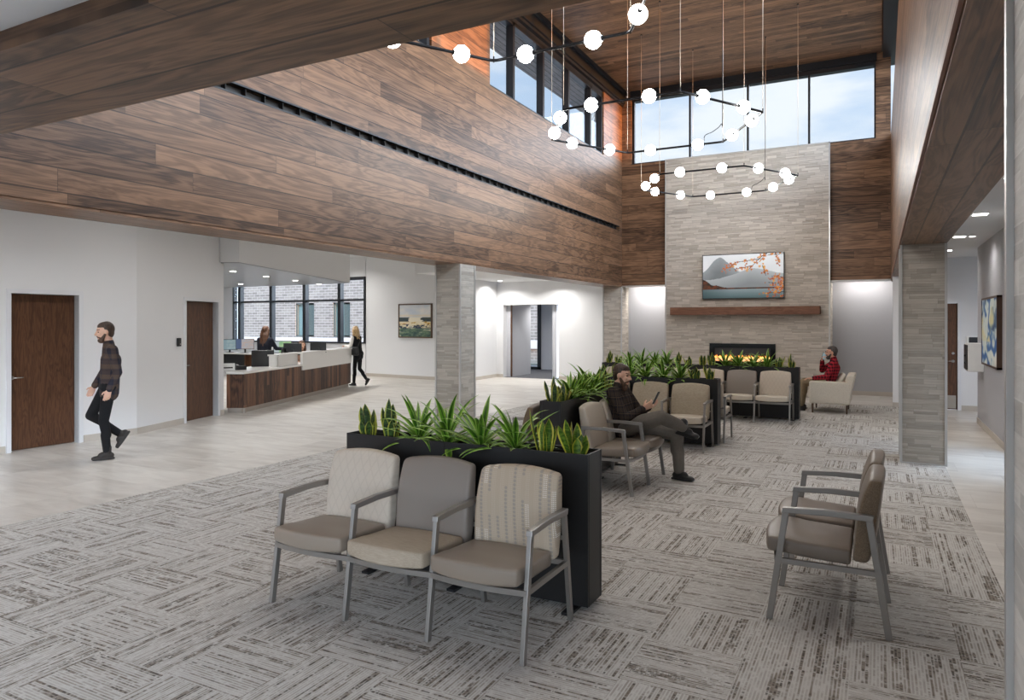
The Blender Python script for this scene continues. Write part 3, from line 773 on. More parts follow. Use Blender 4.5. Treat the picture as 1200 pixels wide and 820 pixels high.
# ------------------------------------------------------------------ planters
PLN, PW_, PH = 1.86, .235, .945
def planter(loc, rz, label):
    t = empty('planter', loc, rz, label, 'planter', 'black planters between the chairs')
    w = .012; b = MB()
    for a0, a1 in ((0, PLN * .45 - .0015), (PLN * .45 + .0015, PLN)):
        b.box(a0, a1, 0, w, .03, PH); b.box(a0, a1, PW_ - w, PW_, .03, PH)
    for x in (0, PLN - w): b.box(x, x + w, w, PW_ - w, .03, PH)
    for x in (0, PLN):
        s = 1 if x == 0 else -1
        for y in (.022, PW_ - .022):
            b.box(x - s * .002, x + s * .002, y - .004, y + .004, .03, PH)
    b.box(w, PLN - w, w, PW_ - w, .03, .06)
    obj('planter_body', b, M['black_planter'], t)
    l = MB()
    for i in range(4):
        a0 = .03 + i * (PLN - .06) / 4; a1 = a0 + (PLN - .06) / 4 - .02
        for q in ((a0, a0 + .008, .03, PW_ - .03), (a1 - .008, a1, .03, PW_ - .03), (a0, a1, .03, .038), (a0, a1, PW_ - .038, PW_ - .03)):
            l.box(*q, .70, PH - .02)
    obj('liner', l, M['black_liner'], t)
    s = MB()
    for i in range(4):
        a0 = .04 + i * (PLN - .06) / 4; a1 = a0 + (PLN - .06) / 4 - .04
        s.box(a0, a1, .04, PW_ - .04, .70, .865)
    obj('soil', s, M['soil'], t)
    for x in (.25, .95, PLN - .10):
        obj('foot', MB().box(x - .03, x + .03, -.10, PW_ + .10, .0, .016), M['black_plastic'], t)
    return t
PLANTERS = [((-3.41, 3.945, .006), 0, 'front'), ((-2.845, 6.50, .006), PI / 2, 'middle'), ((-3.89, 10.13, .006), 0, 'second'), ((-3.14, 13.50, .006), 0, 'far right'), ((-5.0, 13.50, .006), 0, 'far left')]
PLAB = ['long black planter standing behind the front row of three chairs', 'black planter behind the bearded man, running away toward the back',
        'black planter behind the sand coloured chairs, beyond the bearded man', 'black planter at far right, closest to the armchair', 'black planter at far left, closest to the distant column']
PNAME = ['in the front planter', 'in the planter behind the bearded man', 'in the planter behind the sand chairs', 'in the far right planter', 'in the far left planter']
for (loc, rz, _), lb in zip(PLANTERS, PLAB): planter(loc, rz, lb)
# plants
def leafmat(name, c, e, band):
    g = G(name); x, y, z = g.co()
    n = g.noise(g.vec(g.m('MULTIPLY', x, 14.), g.m('MULTIPLY', y, 14.), g.m('MULTIPLY', z, band)), 1.0, 3.0, .6, 1.0)
    mt = g.out(g.mix(g.step(n, .38, .62), c, e), 0.38)
    g.b.inputs['Subsurface Weight'].default_value = 0.0
    return mt
SN = [leafmat('snake_plant_green', rgb(28, 52, 24), rgb(72, 104, 52), 55.), leafmat('snake_plant_yellow_edge', rgb(176, 180, 64), rgb(206, 202, 96), 10.)]
SNB = [leafmat('snake_plant_light_green', rgb(52, 92, 26), rgb(110, 142, 48), 45.), leafmat('snake_plant_bright_edge', rgb(196, 192, 62), rgb(218, 208, 92), 10.)]
DR = [leafmat('dracaena_green', rgb(74, 122, 28), rgb(118, 166, 48), 6.), leafmat('dracaena_dark_stripe', rgb(30, 66, 22), rgb(48, 88, 28), 6.), leafmat('dracaena_pale_edge', rgb(150, 186, 74), rgb(182, 208, 110), 6.)]
def blade(mb, base, az, h, w, lean, droop, mats, fold=.25, n=9, twist=0.0, prof='lance'):
    """one leaf: a curved tapering blade with a folded section, five strips across"""
    base = Vector(base); o = Vector((math.cos(az), math.sin(az), 0)); sd = Vector((-math.sin(az), math.cos(az), 0)); up = Vector((0, 0, 1))
    vs = []; ang = lean; p = base.copy(); st = h / n
    cols = (-1, -.72, -.2, .2, .72, 1)
    for i in range(n + 1):
        t = i / n
        if prof == 'snake': ww = w * (.62 + .75 * t - .2 * t * t) * (1 - max(0, (t - .62) / .38) ** 1.7) + .0008
        else: ww = w * (.55 + 1.5 * t - 1.2 * t * t) * (1 - max(0, (t - .45) / .55) ** 1.6) + .0006
        d = up * math.cos(ang) + o * math.sin(ang); nrm = up * -math.sin(ang) + o * math.cos(ang)
        tw = twist * t; s2 = sd * math.cos(tw) + nrm * math.sin(tw); n2 = nrm * math.cos(tw) - sd * math.sin(tw)
        for c in cols: vs.append(p + s2 * (c * ww / 2) - n2 * (fold * (c * c - .4) * -ww / 2))
        p = p + d * st; ang += droop / n * (.4 + 1.2 * t)
    k = len(cols)
    for i in range(n):
        for j in range(k - 1):
            o_ = i * k + j
            mt = mats[0] if j in (1, 3) else (mats[1] if j in (0, 4) else mats[2])
            mb.add([vs[o_], vs[o_ + 1], vs[o_ + k + 1], vs[o_ + k]], [(0, 1, 2, 3)], mt, True)
def snake_mesh(seed, n, hmax):
    rnd = random.Random(seed); m = MB()
    for i in range(n):
        az = 2 * PI * i / n + rnd.uniform(-.4, .4); r = rnd.uniform(.006, .035)
        h = hmax * rnd.uniform(.5, 1.0)
        blade(m, (r * math.cos(az), r * math.sin(az), -.02), az, h, rnd.uniform(.055, .076), rnd.uniform(.03, .36), rnd.uniform(-.15, .2), (0, 1, 0), .35, 9, rnd.uniform(-.9, .9), 'snake')
    return m
def drac_mesh(seed, n, L):
    rnd = random.Random(seed); m = MB()
    m.tube([(0, 0, -.03), (0, 0, .07)], [.012, .009], 8, 1)
    for i in range(n):
        f = i / n; az = i * 2.39996 + rnd.uniform(-.3, .3)
        lean = .2 + 1.05 * (1 - f) ** .75 + rnd.uniform(-.2, .2)
        blade(m, (.008 * math.cos(az), .008 * math.sin(az), .0 + .07 * f), az, L * rnd.uniform(.6, 1.05), rnd.uniform(.036, .052), lean, rnd.uniform(.5, 1.7), (0, 2, 1), .3, 9, rnd.uniform(-.3, .3))
    return m
snake_m = []
for i in range(5):
    me = snake_mesh(20 + i, 8 + i % 3, (.30, .33, .27, .34, .29)[i]).mesh('snake_plant')
    for mt in (SN if i < 3 else SNB): me.materials.append(mt)
    snake_m.append(me)
drac_m = []
for i in range(5):
    me = drac_mesh(50 + i, 30 + 3 * (i % 3), (.38, .42, .37, .40, .39)[i]).mesh('dracaena')
    for mt in DR: me.materials.append(mt)
    drac_m.append(me)
ORD = ['first', 'second', 'third', 'fourth', 'fifth', 'sixth', 'seventh', 'eighth', 'ninth']
SPOT = [('s', .12), ('s', .31), ('d', .55), ('d', .80), ('d', 1.06), ('d', 1.30), ('s', 1.52), ('s', 1.73)]
rp = random.Random(3)
for k, (loc, rz, _) in enumerate(PLANTERS):
    cnt = {'s': 0, 'd': 0}; end = 'from near end' if k == 1 else 'from left'
    for j, (kind, s) in enumerate(SPOT):
        x, y = s, PW_ / 2 + rp.uniform(-.02, .02)
        if k == 0 and j >= 6: me = snake_m[3 + j % 2]
        else: me = snake_m[(j + k) % 3] if kind == 's' else drac_m[(j + 2 * k) % 5]
        nm = 'snake_plant' if kind == 's' else 'dracaena'
        o = bpy.data.objects.new(nm, me); COL.objects.link(o)
        p = Vector((x, y, 0)); p.rotate(Euler((0, 0, rz)))
        o.location = (loc[0] + p.x, loc[1] + p.y, .895); o.rotation_euler = (0, 0, rp.uniform(0, 6.28))
        w = ORD[cnt[kind]]; cnt[kind] += 1
        kind_l = ('yellow edged snake plant' if kind == 's' else 'striped green dracaena')
        tag(o, '%s %s, %s %s' % (w, kind_l, PNAME[k], end), 'plant', 'snake plants in the planters' if kind == 's' else 'dracaenas in the planters')

# ------------------------------------------------------------------ armchair
t = empty('armchair', (0, 0, .006), 0, 'cream upholstered armchair the man in red plaid sits in', 'armchair')
obj('arm', MB().rbox((-.86, 14.87, .40), (.36, .075, .215), .03, (6, 3, 4)), M['fabric_sofa'], t)
obj('arm', MB().rbox((-.86, 15.76, .40), (.36, .075, .215), .03, (6, 3, 4)), M['fabric_sofa'], t)
obj('seat_cushion', MB().rbox((-.93, 15.315, .36), (.33, .365, .085), .04, (5, 5, 2)), M['fabric_sofa'], t)
obj('base', MB().rbox((-.86, 15.315, .235), (.355, .45, .05), .02, (5, 5, 2)), M['fabric_sofa'], t)
def bd(a, b, c, p): return (p.x + .06 * c, p.y, p.z)
obj('backrest', MB().rbox((-.545, 15.315, .46), (.075, .51, .29), .035, (3, 6, 5), bd), M['fabric_sofa'], t)
for x, y in ((-1.16, 14.86), (-.56, 14.86), (-1.16, 15.77), (-.56, 15.77)):
    obj('leg', MB().tube([(x, y, .2), (x, y, 0)], [.024, .014], 10), M['wood_leg'], t)
tag(obj('throw_pillow', MB().rbox((0, 0, 0), (.06, .2, .19), .055, (3, 5, 5), lambda a, b, c, p: (p.x * (1 - .5 * max(b * b, c * c)), p.y, p.z)).xform(Matrix.Translation((-.70, 15.16, .60)) @ Euler((0, .45, .15)).to_matrix().to_4x4()), M['fabric_pillow']),
    'white pillow tucked behind the man in red plaid', 'pillow')

# ------------------------------------------------------------------ fireplace, mantel, screen
t = empty('mantel_shelf', (0, 0, 0), 0, 'walnut beam mantel on the stone fireplace wall', 'mantel')
obj('mantel_beam', MB().box(-4.70, -1.22, 17.60, 17.86, 1.955, 2.145), M['wood_mantel'], t, .006)
t = empty('electric_fireplace', (0, 0, 0), 0, 'black linear fireplace with orange flames set in the stone', 'fireplace')
fx0, fx1, fz0, fz1 = -3.76, -2.21, .70, 1.25
m = MB().box(fx0, fx1, 17.80, 17.8502, fz0, fz0 + .10).box(fx0, fx1, 17.80, 17.8494, fz1 - .10, fz1).box(fx0, fx0 + .12, 17.80, 17.8494, fz0 + .1, fz1 - .1).box(fx1 - .12, fx1, 17.80, 17.8494, fz0 + .1, fz1 - .1)
obj('fireplace_surround', m, simple('gloss_black_surround', rgb(20, 20, 22), .12), t)
obj('firebox_back', MB().box(fx0 + .1, fx1 - .1, 17.836, 17.845, fz0 + .08, fz1 - .08), simple('dark_firebox', rgb(58, 56, 56), .35), t)
fl = MB(); rf = random.Random(5); x = fx0 + .14
while x < fx1 - .14:
    h = rf.uniform(.04, .085); w = rf.uniform(.014, .026)
    fl.lathe((x, 17.825, fz0 + .19), [(.002, 0), (w * .8, h * .15), (w, h * .35), (w * .55, h * .65), (.002, h)], 8)
    x += w * rf.uniform(1.0, 1.7)
fl.v = [(v[0], 17.825 + (v[1] - 17.825) * .3, v[2]) for v in fl.v]
g = G('orange_flames'); gx, gy, gz = g.co()
fc = g.ramp(g.step(gz, fz0 + .19, fz0 + .30), [(0.0, (1, .62, .18, 1)), (.5, (1, .30, .04, 1)), (1.0, (.6, .10, .02, 1))])
g.out((.1, .03, .01, 1), .6); g.put(g.b.inputs['Emission Color'], fc); g.b.inputs['Emission Strength'].default_value = 2.2
obj('flames', fl, g.mat, t)
obj('ember_bed', MB().box(fx0 + .13, fx1 - .13, 17.805, 17.838, fz0 + .12, fz0 + .19), emit('glowing_embers', (1, .36, .06, 1), 1.3), t)

def picture_mesh(name, origin, ux, uz, W, Hh, nx, ny, fn):
    vs = []; fs = []; cols = []
    ux = Vector(ux); uz = Vector(uz); o = Vector(origin)
    for j in range(ny + 1):
        for i in range(nx + 1):
            vs.append(tuple(o + ux * (W * i / nx) + uz * (Hh * j / ny))); cols.append(fn(i / nx, j / ny))
    for j in range(ny):
        for i in range(nx):
            a = j * (nx + 1) + i; fs.append((a, a + 1, a + nx + 2, a + nx + 1))
    me = bpy.data.meshes.new(name); me.from_pydata(vs, [], fs)
    at = me.color_attributes.new('picture', 'FLOAT_COLOR', 'POINT')
    at.data.foreach_set('color', [c for q in cols for c in (lin(q[0]), lin(q[1]), lin(q[2]), 1.0)])
    return me
def pic_mat(name, rough, em=0.0):
    g = G(name); a = g.new('ShaderNodeVertexColor', layer_name='picture')
    g.out(a.outputs[0], rough)
    if em:
        g.L.new(a.outputs[0], g.b.inputs['Emission Color']); g.b.inputs['Emission Strength'].default_value = em
        g.put(g.b.inputs['Base Color'], (.02, .02, .02, 1))
    return g.mat
def lerp(a, b, t):
    t = max(0, min(1, t)); return tuple(a[i] + (b[i] - a[i]) * t for i in range(3))
_rn = np.random.RandomState(4); _gr = _rn.rand(80, 80)
def vn(x, y):
    xi, yi = int(math.floor(x)), int(math.floor(y)); fx, fy = x - xi, y - yi
    fx = fx * fx * (3 - 2 * fx); fy = fy * fy * (3 - 2 * fy)
    g = lambda a, b: _gr[a % 80, b % 80]
    return (g(xi, yi) * (1 - fx) + g(xi + 1, yi) * fx) * (1 - fy) + (g(xi, yi + 1) * (1 - fx) + g(xi + 1, yi + 1) * fx) * fy
def fbm(x, y): return .5 * vn(x, y) + .3 * vn(2 * x + 7, 2 * y + 3) + .2 * vn(4 * x + 1, 4 * y + 9)
BR = [((1.0, .98), (.72, .95)), ((.76, .97), (.56, .62)), ((.72, .88), (.42, .82)), ((.42, .82), (.34, .70)), ((.80, 1.0), (.70, .80)), ((.62, .73), (.40, .66)), ((.90, 1.0), (.95, .78)), ((.75, .72), (.79, .50)), ((1.0, .30), (.82, .34)), ((1.0, .12), (.78, .10)), ((.98, .45), (.86, .48))]
LV = []
rl = random.Random(9)
for a, b in BR:
    for q in range(12):
        t = rl.random(); LV.append((a[0] + (b[0] - a[0]) * t + rl.gauss(0, .022), a[1] + (b[1] - a[1]) * t + rl.gauss(0, .045), rl.uniform(.010, .020), rl.choice([(196, 122, 44), (176, 100, 36), (206, 146, 66), (160, 84, 34)])))
for q in range(60):
    LV.append((1 - abs(rl.gauss(0, .09)), rl.uniform(.02, .46), rl.uniform(.008, .018), rl.choice([(182, 92, 34), (160, 74, 30), (200, 120, 46)])))
for q in range(22):
    LV.append((.30 + rl.gauss(0, .03), .70 + rl.gauss(0, .06), rl.uniform(.007, .013), (190, 100, 36)))
def screen_fn(u, v):
    c = lerp((196, 202, 206), (226, 228, 230), fbm(u * 3, v * 3))
    r1 = .46 + .42 * math.exp(-((u - .20) / .17) ** 2) + .10 * math.exp(-((u - .42) / .2) ** 2) + .05 * fbm(u * 9, 1)
    r2 = .40 + .20 * math.exp(-((u - .62) / .25) ** 2) + .08 * u + .05 * fbm(u * 7, 4)
    if v < r1: c = lerp((150, 156, 160), (112, 118, 121), (r1 - v) * 2 + fbm(u * 8, v * 8) * .4)
    if v < r2: c = lerp((168, 173, 176), (128, 134, 137), (r2 - v) * 3)
    sh = .235 + .20 * math.exp(-(u / .10) ** 2) + .08 * math.exp(-((u - .2) / .1) ** 2) * fbm(u * 20, 2)
    if v < max(sh, .235) and v > .2: c = lerp((34, 34, 32), (122, 62, 36), fbm(u * 26, v * 26) * 1.3 - .2)
    if v <= .205:
        c = lerp((76, 100, 104), (132, 148, 152), v / .2 + .15 * math.sin(v * 240 + u * 9))
        c = lerp(c, (40, 62, 64), (.35 - u) * 1.4)
    for a, b in BR:
        dx, dy = b[0] - a[0], b[1] - a[1]; t = max(0, min(1, ((u - a[0]) * dx + (v - a[1]) * dy) / (dx * dx + dy * dy)))
        d = math.hypot(u - a[0] - dx * t, (v - a[1] - dy * t) * .57)
        if d < .0045 * (1.2 - .6 * t): c = (40, 34, 32)
    for x, y, r_, cc in LV:
        if abs(u - x) < r_ and math.hypot(u - x, (v - y) * .57) < r_ * (.75 + .3 * math.sin(7 * math.atan2(v - y, u - x))): c = cc
    return c
t = empty('television', (0, 0, 0), 0, 'wall mounted screen showing a grey lake and orange autumn leaves', 'television')
tx0, tx1, tz0, tz1 = -3.93, -2.005, 2.345, 3.445
obj('casing', MB().box(tx0, tx1, 17.765, 17.80, tz0, tz1), M['black_plastic'], t, .004)
obj('wall_bracket', MB().box(-3.3, -2.6, 17.80, 17.8502, 2.7, 3.1), M['black_plastic'], t)
obj('screen', picture_mesh('screen', (tx0 + .018, 17.763, tz0 + .02), (1, 0, 0), (0, 0, 1), tx1 - tx0 - .036, tz1 - tz0 - .04, 210, 120, screen_fn), pic_mat('lit_screen', .25, .27), t)

def land_fn(u, v):
    n = fbm(u * 5, v * 14); n2 = fbm(u * 12 + 4, v * 30)
    if v > .60: c = lerp((236, 232, 226), (206, 214, 222), fbm(u * 4, v * 6) * 1.6 - .3); c = lerp(c, (236, 214, 176), .6 - abs(v - .66) / .08)
    elif v > .48: c = lerp((44, 62, 84), (88, 96, 70), n2 * 1.5 - .3) if abs(u - .5) > .10 + .2 * n else (240, 232, 212)
    elif v > .28: c = lerp((226, 206, 150), (240, 232, 210), n * 1.4 - .1); c = lerp(c, (196, 150, 52), (n2 - .55) * 6)
    else: c = lerp((40, 70, 74), (120, 142, 110), n2 * 1.4 - .2); c = lerp(c, (226, 220, 190), (n - .6) * 5)
    if .40 > v > .26 and n2 > .56: c = (46, 64, 84)
    return c
t = empty('landscape_painting', (0, 0, 0), 0, 'framed landscape painting with dark shore bands on white wall', 'painting')
pd = (Vector(PW[1]) - Vector(PW[0])).normalized(); pn = Vector((pd.y, -pd.x))
def pwp(x, off, z):
    s = (x - PW[0][0]) / pd.x; p = Vector(PW[0]) + pd * s + pn * off; return (p.x, p.y, z)
px0, px1, pz0, pz1 = -13.62, -12.25, 1.29, 2.36
L = (px1 - px0) / pd.x
fm = MB()
for (z0, z1, s0, s1) in ((pz0, pz0 + .035, 0, L), (pz1 - .035, pz1, 0, L), (pz0, pz1, 0, .035), (pz0, pz1, L - .035, L)):
    a = Vector(pwp(px0, .05, 0)); d3 = Vector((pd.x, pd.y, 0)); q0 = a + d3 * s0; q1 = a + d3 * s1; n3 = Vector((pn.x, pn.y, 0)) * -.048
    fm.prism([(q.x, q.y) for q in (q0, q1, q1 + n3, q0 + n3)], z0, z1)
obj('frame', fm, simple('thin_walnut_frame', rgb(92, 68, 50), .4), t)
obj('canvas', picture_mesh('canvas', pwp(px0 + .03, .035, pz0 + .03), (pd.x, pd.y, 0), (0, 0, 1), L - .06, pz1 - pz0 - .06, 70, 60, land_fn), pic_mat('landscape_paint', .7), t)
def abs_fn(u, v):
    a = fbm(u * 3 + 2, v * 3 + 5); b = fbm(u * 4 + a * 3, v * 3 + 2 * a)
    c = lerp((232, 232, 222), (190, 208, 206), b * 1.4 - .2)
    c = lerp(c, (38, 96, 160), (abs(math.sin((u * 1.6 + v * .9 + a * 2.2) * 3.0)) - .68) * 4)
    c = lerp(c, (24, 62, 110), (b - .60) * 6)
    c = lerp(c, (222, 212, 160), (a - .60) * 5 * (v > .35))
    return c
t = empty('abstract_painting', (0, 0, 0), 0, 'blue and cream abstract canvas on the right corridor wall', 'painting')
ay0, ay1, az0, az1 = 11.90, 13.60, 1.09, 2.14
obj('frame', MB().box(1.455, 1.52, ay0, ay0 + .03, az0, az1).box(1.455, 1.52, ay1 - .03, ay1, az0, az1).box(1.455, 1.52, ay0, ay1, az0, az0 + .03).box(1.455, 1.52, ay0, ay1, az1 - .03, az1), simple('brown_float_frame', rgb(74, 50, 36), .45), t)
obj('canvas', picture_mesh('canvas', (1.46, ay1 - .025, az0 + .025), (0, -1, 0), (0, 0, 1), ay1 - ay0 - .05, az1 - az0 - .05, 80, 50, abs_fn), pic_mat('abstract_paint', .6), t)

# ------------------------------------------------------------------ slot diffuser
t = empty('linear_slot_diffuser', (0, 0, 0), 0, 'long black slot air diffuser in the left walnut bulkhead', 'air vent')
m = MB().box(XL - .05, XL + .006, 2.0, 17.8, 4.185, 4.203).box(XL - .05, XL + .006, 2.0, 17.8, 4.297, 4.315)
obj('slot_rail', m, M['black_metal'], t)
m = MB().box(XL - .098, XL - .085, 2.0, 17.8, 4.203, 4.297)
y = 2.2
while y < 17.7:
    m.box(XL - .085, XL - .02, y, y + .008, 4.203, 4.297); y += .27
obj('slot_baffle', m, M['black_liner'], t)

# ------------------------------------------------------------------ pendants
def pendant(cx, cy, rot, R_, a, label, cord=None):
    z = 4.587
    t = empty('ring_pendant', (cx, cy, z), 0, label, 'pendant light', 'hexagonal globe pendants')
    cs = [Vector((R_ * math.cos(rot + k * PI / 3), R_ * math.sin(rot + k * PI / 3), 0)) for k in range(6)]
    pts = []
    for k in range(6):
        p0, c, p1 = cs[k - 1], cs[k], cs[(k + 1) % 6]
        a0 = c + (p0 - c).normalized() * .07; a1 = c + (p1 - c).normalized() * .07
        for s in (0, .25, .5, .75, 1): pts.append(a0 * (1 - s) ** 2 + c * 2 * s * (1 - s) + a1 * s * s)
    obj('ring_tube', MB().tube(pts, .016, 10, closed=True), M['rod'], t)
    for k in range(6):
        A, B = cs[k], cs[(k + 1) % 6]
        for s in (a, 1 - a):
            p = A + (B - A) * s; d = (B - A).normalized()
            gl = obj('globe', MB().ball(p, .088, 20, 14), M['globe'], t)
            obj('collar', MB().tube([p + d * .082, p + d * .105], .026, 12).tube([p - d * .105, p - d * .082], .026, 12), M['rod'], gl)
    top = 7.88 - z
    for k in range(6):
        c = cs[k]
        cb = obj('suspension_cable', MB().tube([c, c + Vector((0, 0, top))], .0035, 6), M['cable'], t)
        obj('cable_clip', MB().tube([c + Vector((0, 0, -.016)), c + Vector((0, 0, .05))], .008, 8).tube([c + Vector((0, 0, top - .012)), c + Vector((0, 0, top))], .02, 10), M['rod'], cb)
    c = cs[cord or 1]; d = Vector((c.x, c.y, 0)).normalized(); sd = Vector((-.886, -.463, 0))
    cp = [c + sd * .30 + Vector((0, 0, .01)), c + sd * .28 + Vector((0, 0, .10)), c + sd * .16 + Vector((0, 0, .16)), c + sd * .03 + Vector((0, 0, .28)), c + sd * .008 + Vector((0, 0, .5)), c + sd * .008 + Vector((0, 0, top))]
    sm = []
    for i in range(len(cp) - 1):
        p0, p1, p2, p3 = cp[max(i - 1, 0)], cp[i], cp[i + 1], cp[min(i + 2, len(cp) - 1)]
        for s in [q / 6 for q in range(6)]:
            sm.append(.5 * ((2 * p1) + (p2 - p0) * s + (2 * p0 - 5 * p1 + 4 * p2 - p3) * s * s + (3 * p1 - p0 - 3 * p2 + p3) * s ** 3))
    sm.append(cp[-1])
    obj('power_cord', MB().tube(sm, .006, 6), M['rod'], t)
    return t
pendant(-2.975, 5.30, -.03, 1.553, .252, 'nearest hexagonal globe pendant, partly cut off by the top edge', 5)
pendant(-2.95, 9.947, .0026, 1.555, .252, 'middle hexagonal globe pendant, in front of the clerestory windows', 1)
pendant(-2.945, 14.53, 0.0, 1.55, .252, 'farthest hexagonal globe pendant, in front of the stone wall', 1)
# ------------------------------------------------------------------ reception desk
A = Vector((-10.94, 9.69)); B = Vector((-12.93, 15.12)); dd = (B - A).normalized(); nn = Vector((-dd.y, dd.x))   # nn points to the staff side
CHA = Vector((-11.24, 9.53))
def dp(s, off): p = A + dd * s + nn * off; return (p.x, p.y)
LD = (B - A).length
t = empty('reception_desk', (0, 0, 0), 0, 'long reception desk with walnut strip front and white stepped counter', 'reception desk')
def ribbon_wall(mb, pts, th, z0, z1):
    for a, b in zip(pts[:-1], pts[1:]): wall_box(mb, a, b, th, z0, z1)
SU = 2.62            # where the high counter panel starts along the front
m = MB(); ribbon_wall(m, [(CHA.x, CHA.y), (A.x, A.y)], .04, .10, .76); wall_box(m, A, B, .04, .10, .76, 0, SU)
wall_box(m, A, B, .04, .10, .66, SU, LD); m.prism([dp(LD - .04, 0), dp(LD, 0), dp(LD, .85), dp(LD - .04, .85)], .10, .66)
obj('walnut_front', m, M['wood_desk'], t)
m = MB(); wall_box(m, A, B, .04, 0, .10, .02, LD - .03, .05); wall_box(m, CHA, A, .04, 0, .10, 0, None, .05); m.prism([dp(LD - .08, .05), dp(LD - .04, .05), dp(LD - .04, .8), dp(LD - .08, .8)], 0, .1)
obj('toe_kick', m, M['steel_kick'], t)
m = MB()
ca = CHA + Vector((.02, -.035)); aa = A + Vector((.03, -.03))
m.prism([tuple(ca), tuple(aa), dp(SU, -.03), dp(SU, .75), dp(.1, .75), (-11.85, 10.0)], .76, .80)
m.prism([dp(SU, .28), dp(LD - .05, .28), dp(LD - .05, .85), dp(SU, .85)], .72, .755)
obj('work_counter', m, M['quartz'], t)
m = MB()
S0 = 1.62
wall_box(m, A, B, .04, .80, 1.03, S0, SU, .10); wall_box(m, A, B, .26, 1.03, 1.065, S0 - .01, SU, .07)
m.prism([dp(S0, .10), dp(S0 + .04, .10), dp(S0 + .04, .30), dp(S0, .30)], .80, 1.03)
wall_box(m, A, B, .06, .66, 1.035, SU, LD, -.025); wall_box(m, A, B, .36, 1.035, 1.07, SU - .01, LD + .02, -.04)
m.prism([dp(LD - .05, -.02), dp(LD, -.02), dp(LD, .85), dp(LD - .05, .85)], .66, 1.035)
obj('transaction_counter', m, M['quartz'], t)
# back work desk under the window
t = empty('back_desk', (0, 0, 0), 0, 'white topped staff desk below the reception window', 'desk')
obj('desk_top', MB().box(-21.0, -15.9, 16.3, 17.0, .73, .765), M['quartz'], t)
m = MB()
for x in (-20.95, -18.4, -15.95): obj('side_panel', MB().box(x - .02, x + .02, 16.32, 16.98, 0, .73), M['wood_desk'], t)
obj('modesty_panel', MB().box(-20.95, -15.95, 16.94, 16.97, .2, .73), M['black_plastic'], t)
def photo_pt(px, py, d):
    u = (px - 600) / 824.; v = (379 - py) / 824.
    c_, s_ = math.cos(math.atan(431 / 824.)), math.sin(math.atan(431 / 824.))
    return Vector((d * (u * c_ - s_), d * (c_ + u * s_), 1.74 + d * v))
def scr(c0, c1, c2, k):
    g = G('screen_content_%s' % k); x, y, z = g.co('Generated')
    a = g.step(g.noise(g.vec(g.m('MULTIPLY', x, 3), 0.0, g.m('MULTIPLY', z, 9)), 1.0, 1.0), .4, .6)
    c = g.mix(a, c0, c1); c = g.mix(g.m('LESS_THAN', x, .3), c, c2)
    g.out((.02, .02, .02, 1), .3); g.put(g.b.inputs['Emission Color'], c); g.b.inputs['Emission Strength'].default_value = .55
    return g.mat
SCR = [scr(rgb(190, 196, 205), rgb(214, 190, 180), rgb(90, 110, 150), 'photo'), scr(rgb(176, 196, 200), rgb(150, 178, 186), rgb(150, 178, 186), 'blue'), scr(rgb(150, 206, 150), rgb(196, 226, 170), rgb(214, 226, 230), 'green')]
def monitor(p, rz, w, h, screen, label, zdesk):
    t = empty('computer_monitor', (p[0], p[1], zdesk), rz, label, 'monitor', 'monitors at reception')
    zc = p[2] - zdesk
    obj('monitor_case', MB().box(-w / 2, w / 2, -.012, .02, zc - h / 2, zc + h / 2), M['black_plastic'], t, .004)
    if screen is not None:
        obj('monitor_screen', MB().box(-w / 2 + .012, w / 2 - .012, -.015, -.012, zc - h / 2 + .014, zc + h / 2 - .012), SCR[screen], t)
    obj('monitor_stand', MB().box(-.03, .03, .015, .045, .012, zc), M['black_plastic'], t)
    obj('monitor_foot', MB().box(-.12, .12, -.06, .12, 0, .012), M['black_plastic'], t, .003)
p = (-19.95, 16.62, 1.03); monitor(p, .75, .30, .34, 0, 'small screen with a photo at the far left of the staff desk', .765)
p = (-19.45, 16.62, 1.03); monitor(p, .75, .50, .36, 1, 'pale blue screen second from the left on the staff desk', .765)
p = (-18.72, 16.62, 1.06); monitor(p, .75, .58, .34, 0, 'pale screen right of the blue screen on the staff desk', .765)
q = photo_pt(331, 406.5, 17.6); monitor((q.x, q.y, q.z), 1.0, .44, .30, 2, 'screen with green content facing the walkway, behind the counter', .80)
q = photo_pt(343, 409, 16.6); monitor((q.x, q.y, q.z), PI + .55, .42, .28, None, 'black monitor back in front of the seated receptionist', .755)
q = photo_pt(373, 407.3, 17.6); monitor((q.x, q.y, q.z), PI + .5, .40, .24, None, 'black monitor back further right along the counter', .755)
# lower counter items
q = dp(.62, .42)
t = empty('desk_phone', (q[0], q[1], .80), 1.1, 'black desk telephone on the low end of the reception counter', 'telephone')
obj('phone_base', MB().extrude([(-.10, 0), (.10, 0), (.10, .03), (-.06, .085), (-.10, .085)], -.10, .10, axis='x'), M['black_plastic'], t, .004)
obj('handset', MB().rbox((-.07, -.01, .085), (.024, .10, .016), .012, (2, 6, 2), lambda a, b, c, p: (p.x, p.y, p.z + (.012 if abs(b) < .6 else -.004))), M['black_plastic'], t)
obj('keypad', MB().box(-.02, .08, -.05, .04, .052, .056).xform(Euler((.30, 0, 0)).to_matrix().to_4x4()), M['grey_plastic'], t)
q = dp(.35, .55)
t = empty('card_terminal_box', (q[0], q[1], .80), .9, 'white boxy device on the low counter beside the telephone', 'device')
obj('box_body', MB().extrude([(-.12, 0), (.12, 0), (.12, .12), (-.12, .15)], -.14, .14, axis='x'), M['white_plastic'], t, .006)
obj('paper_slot', MB().box(-.10, .10, -.125, -.118, .05, .075), M['black_plastic'], t)
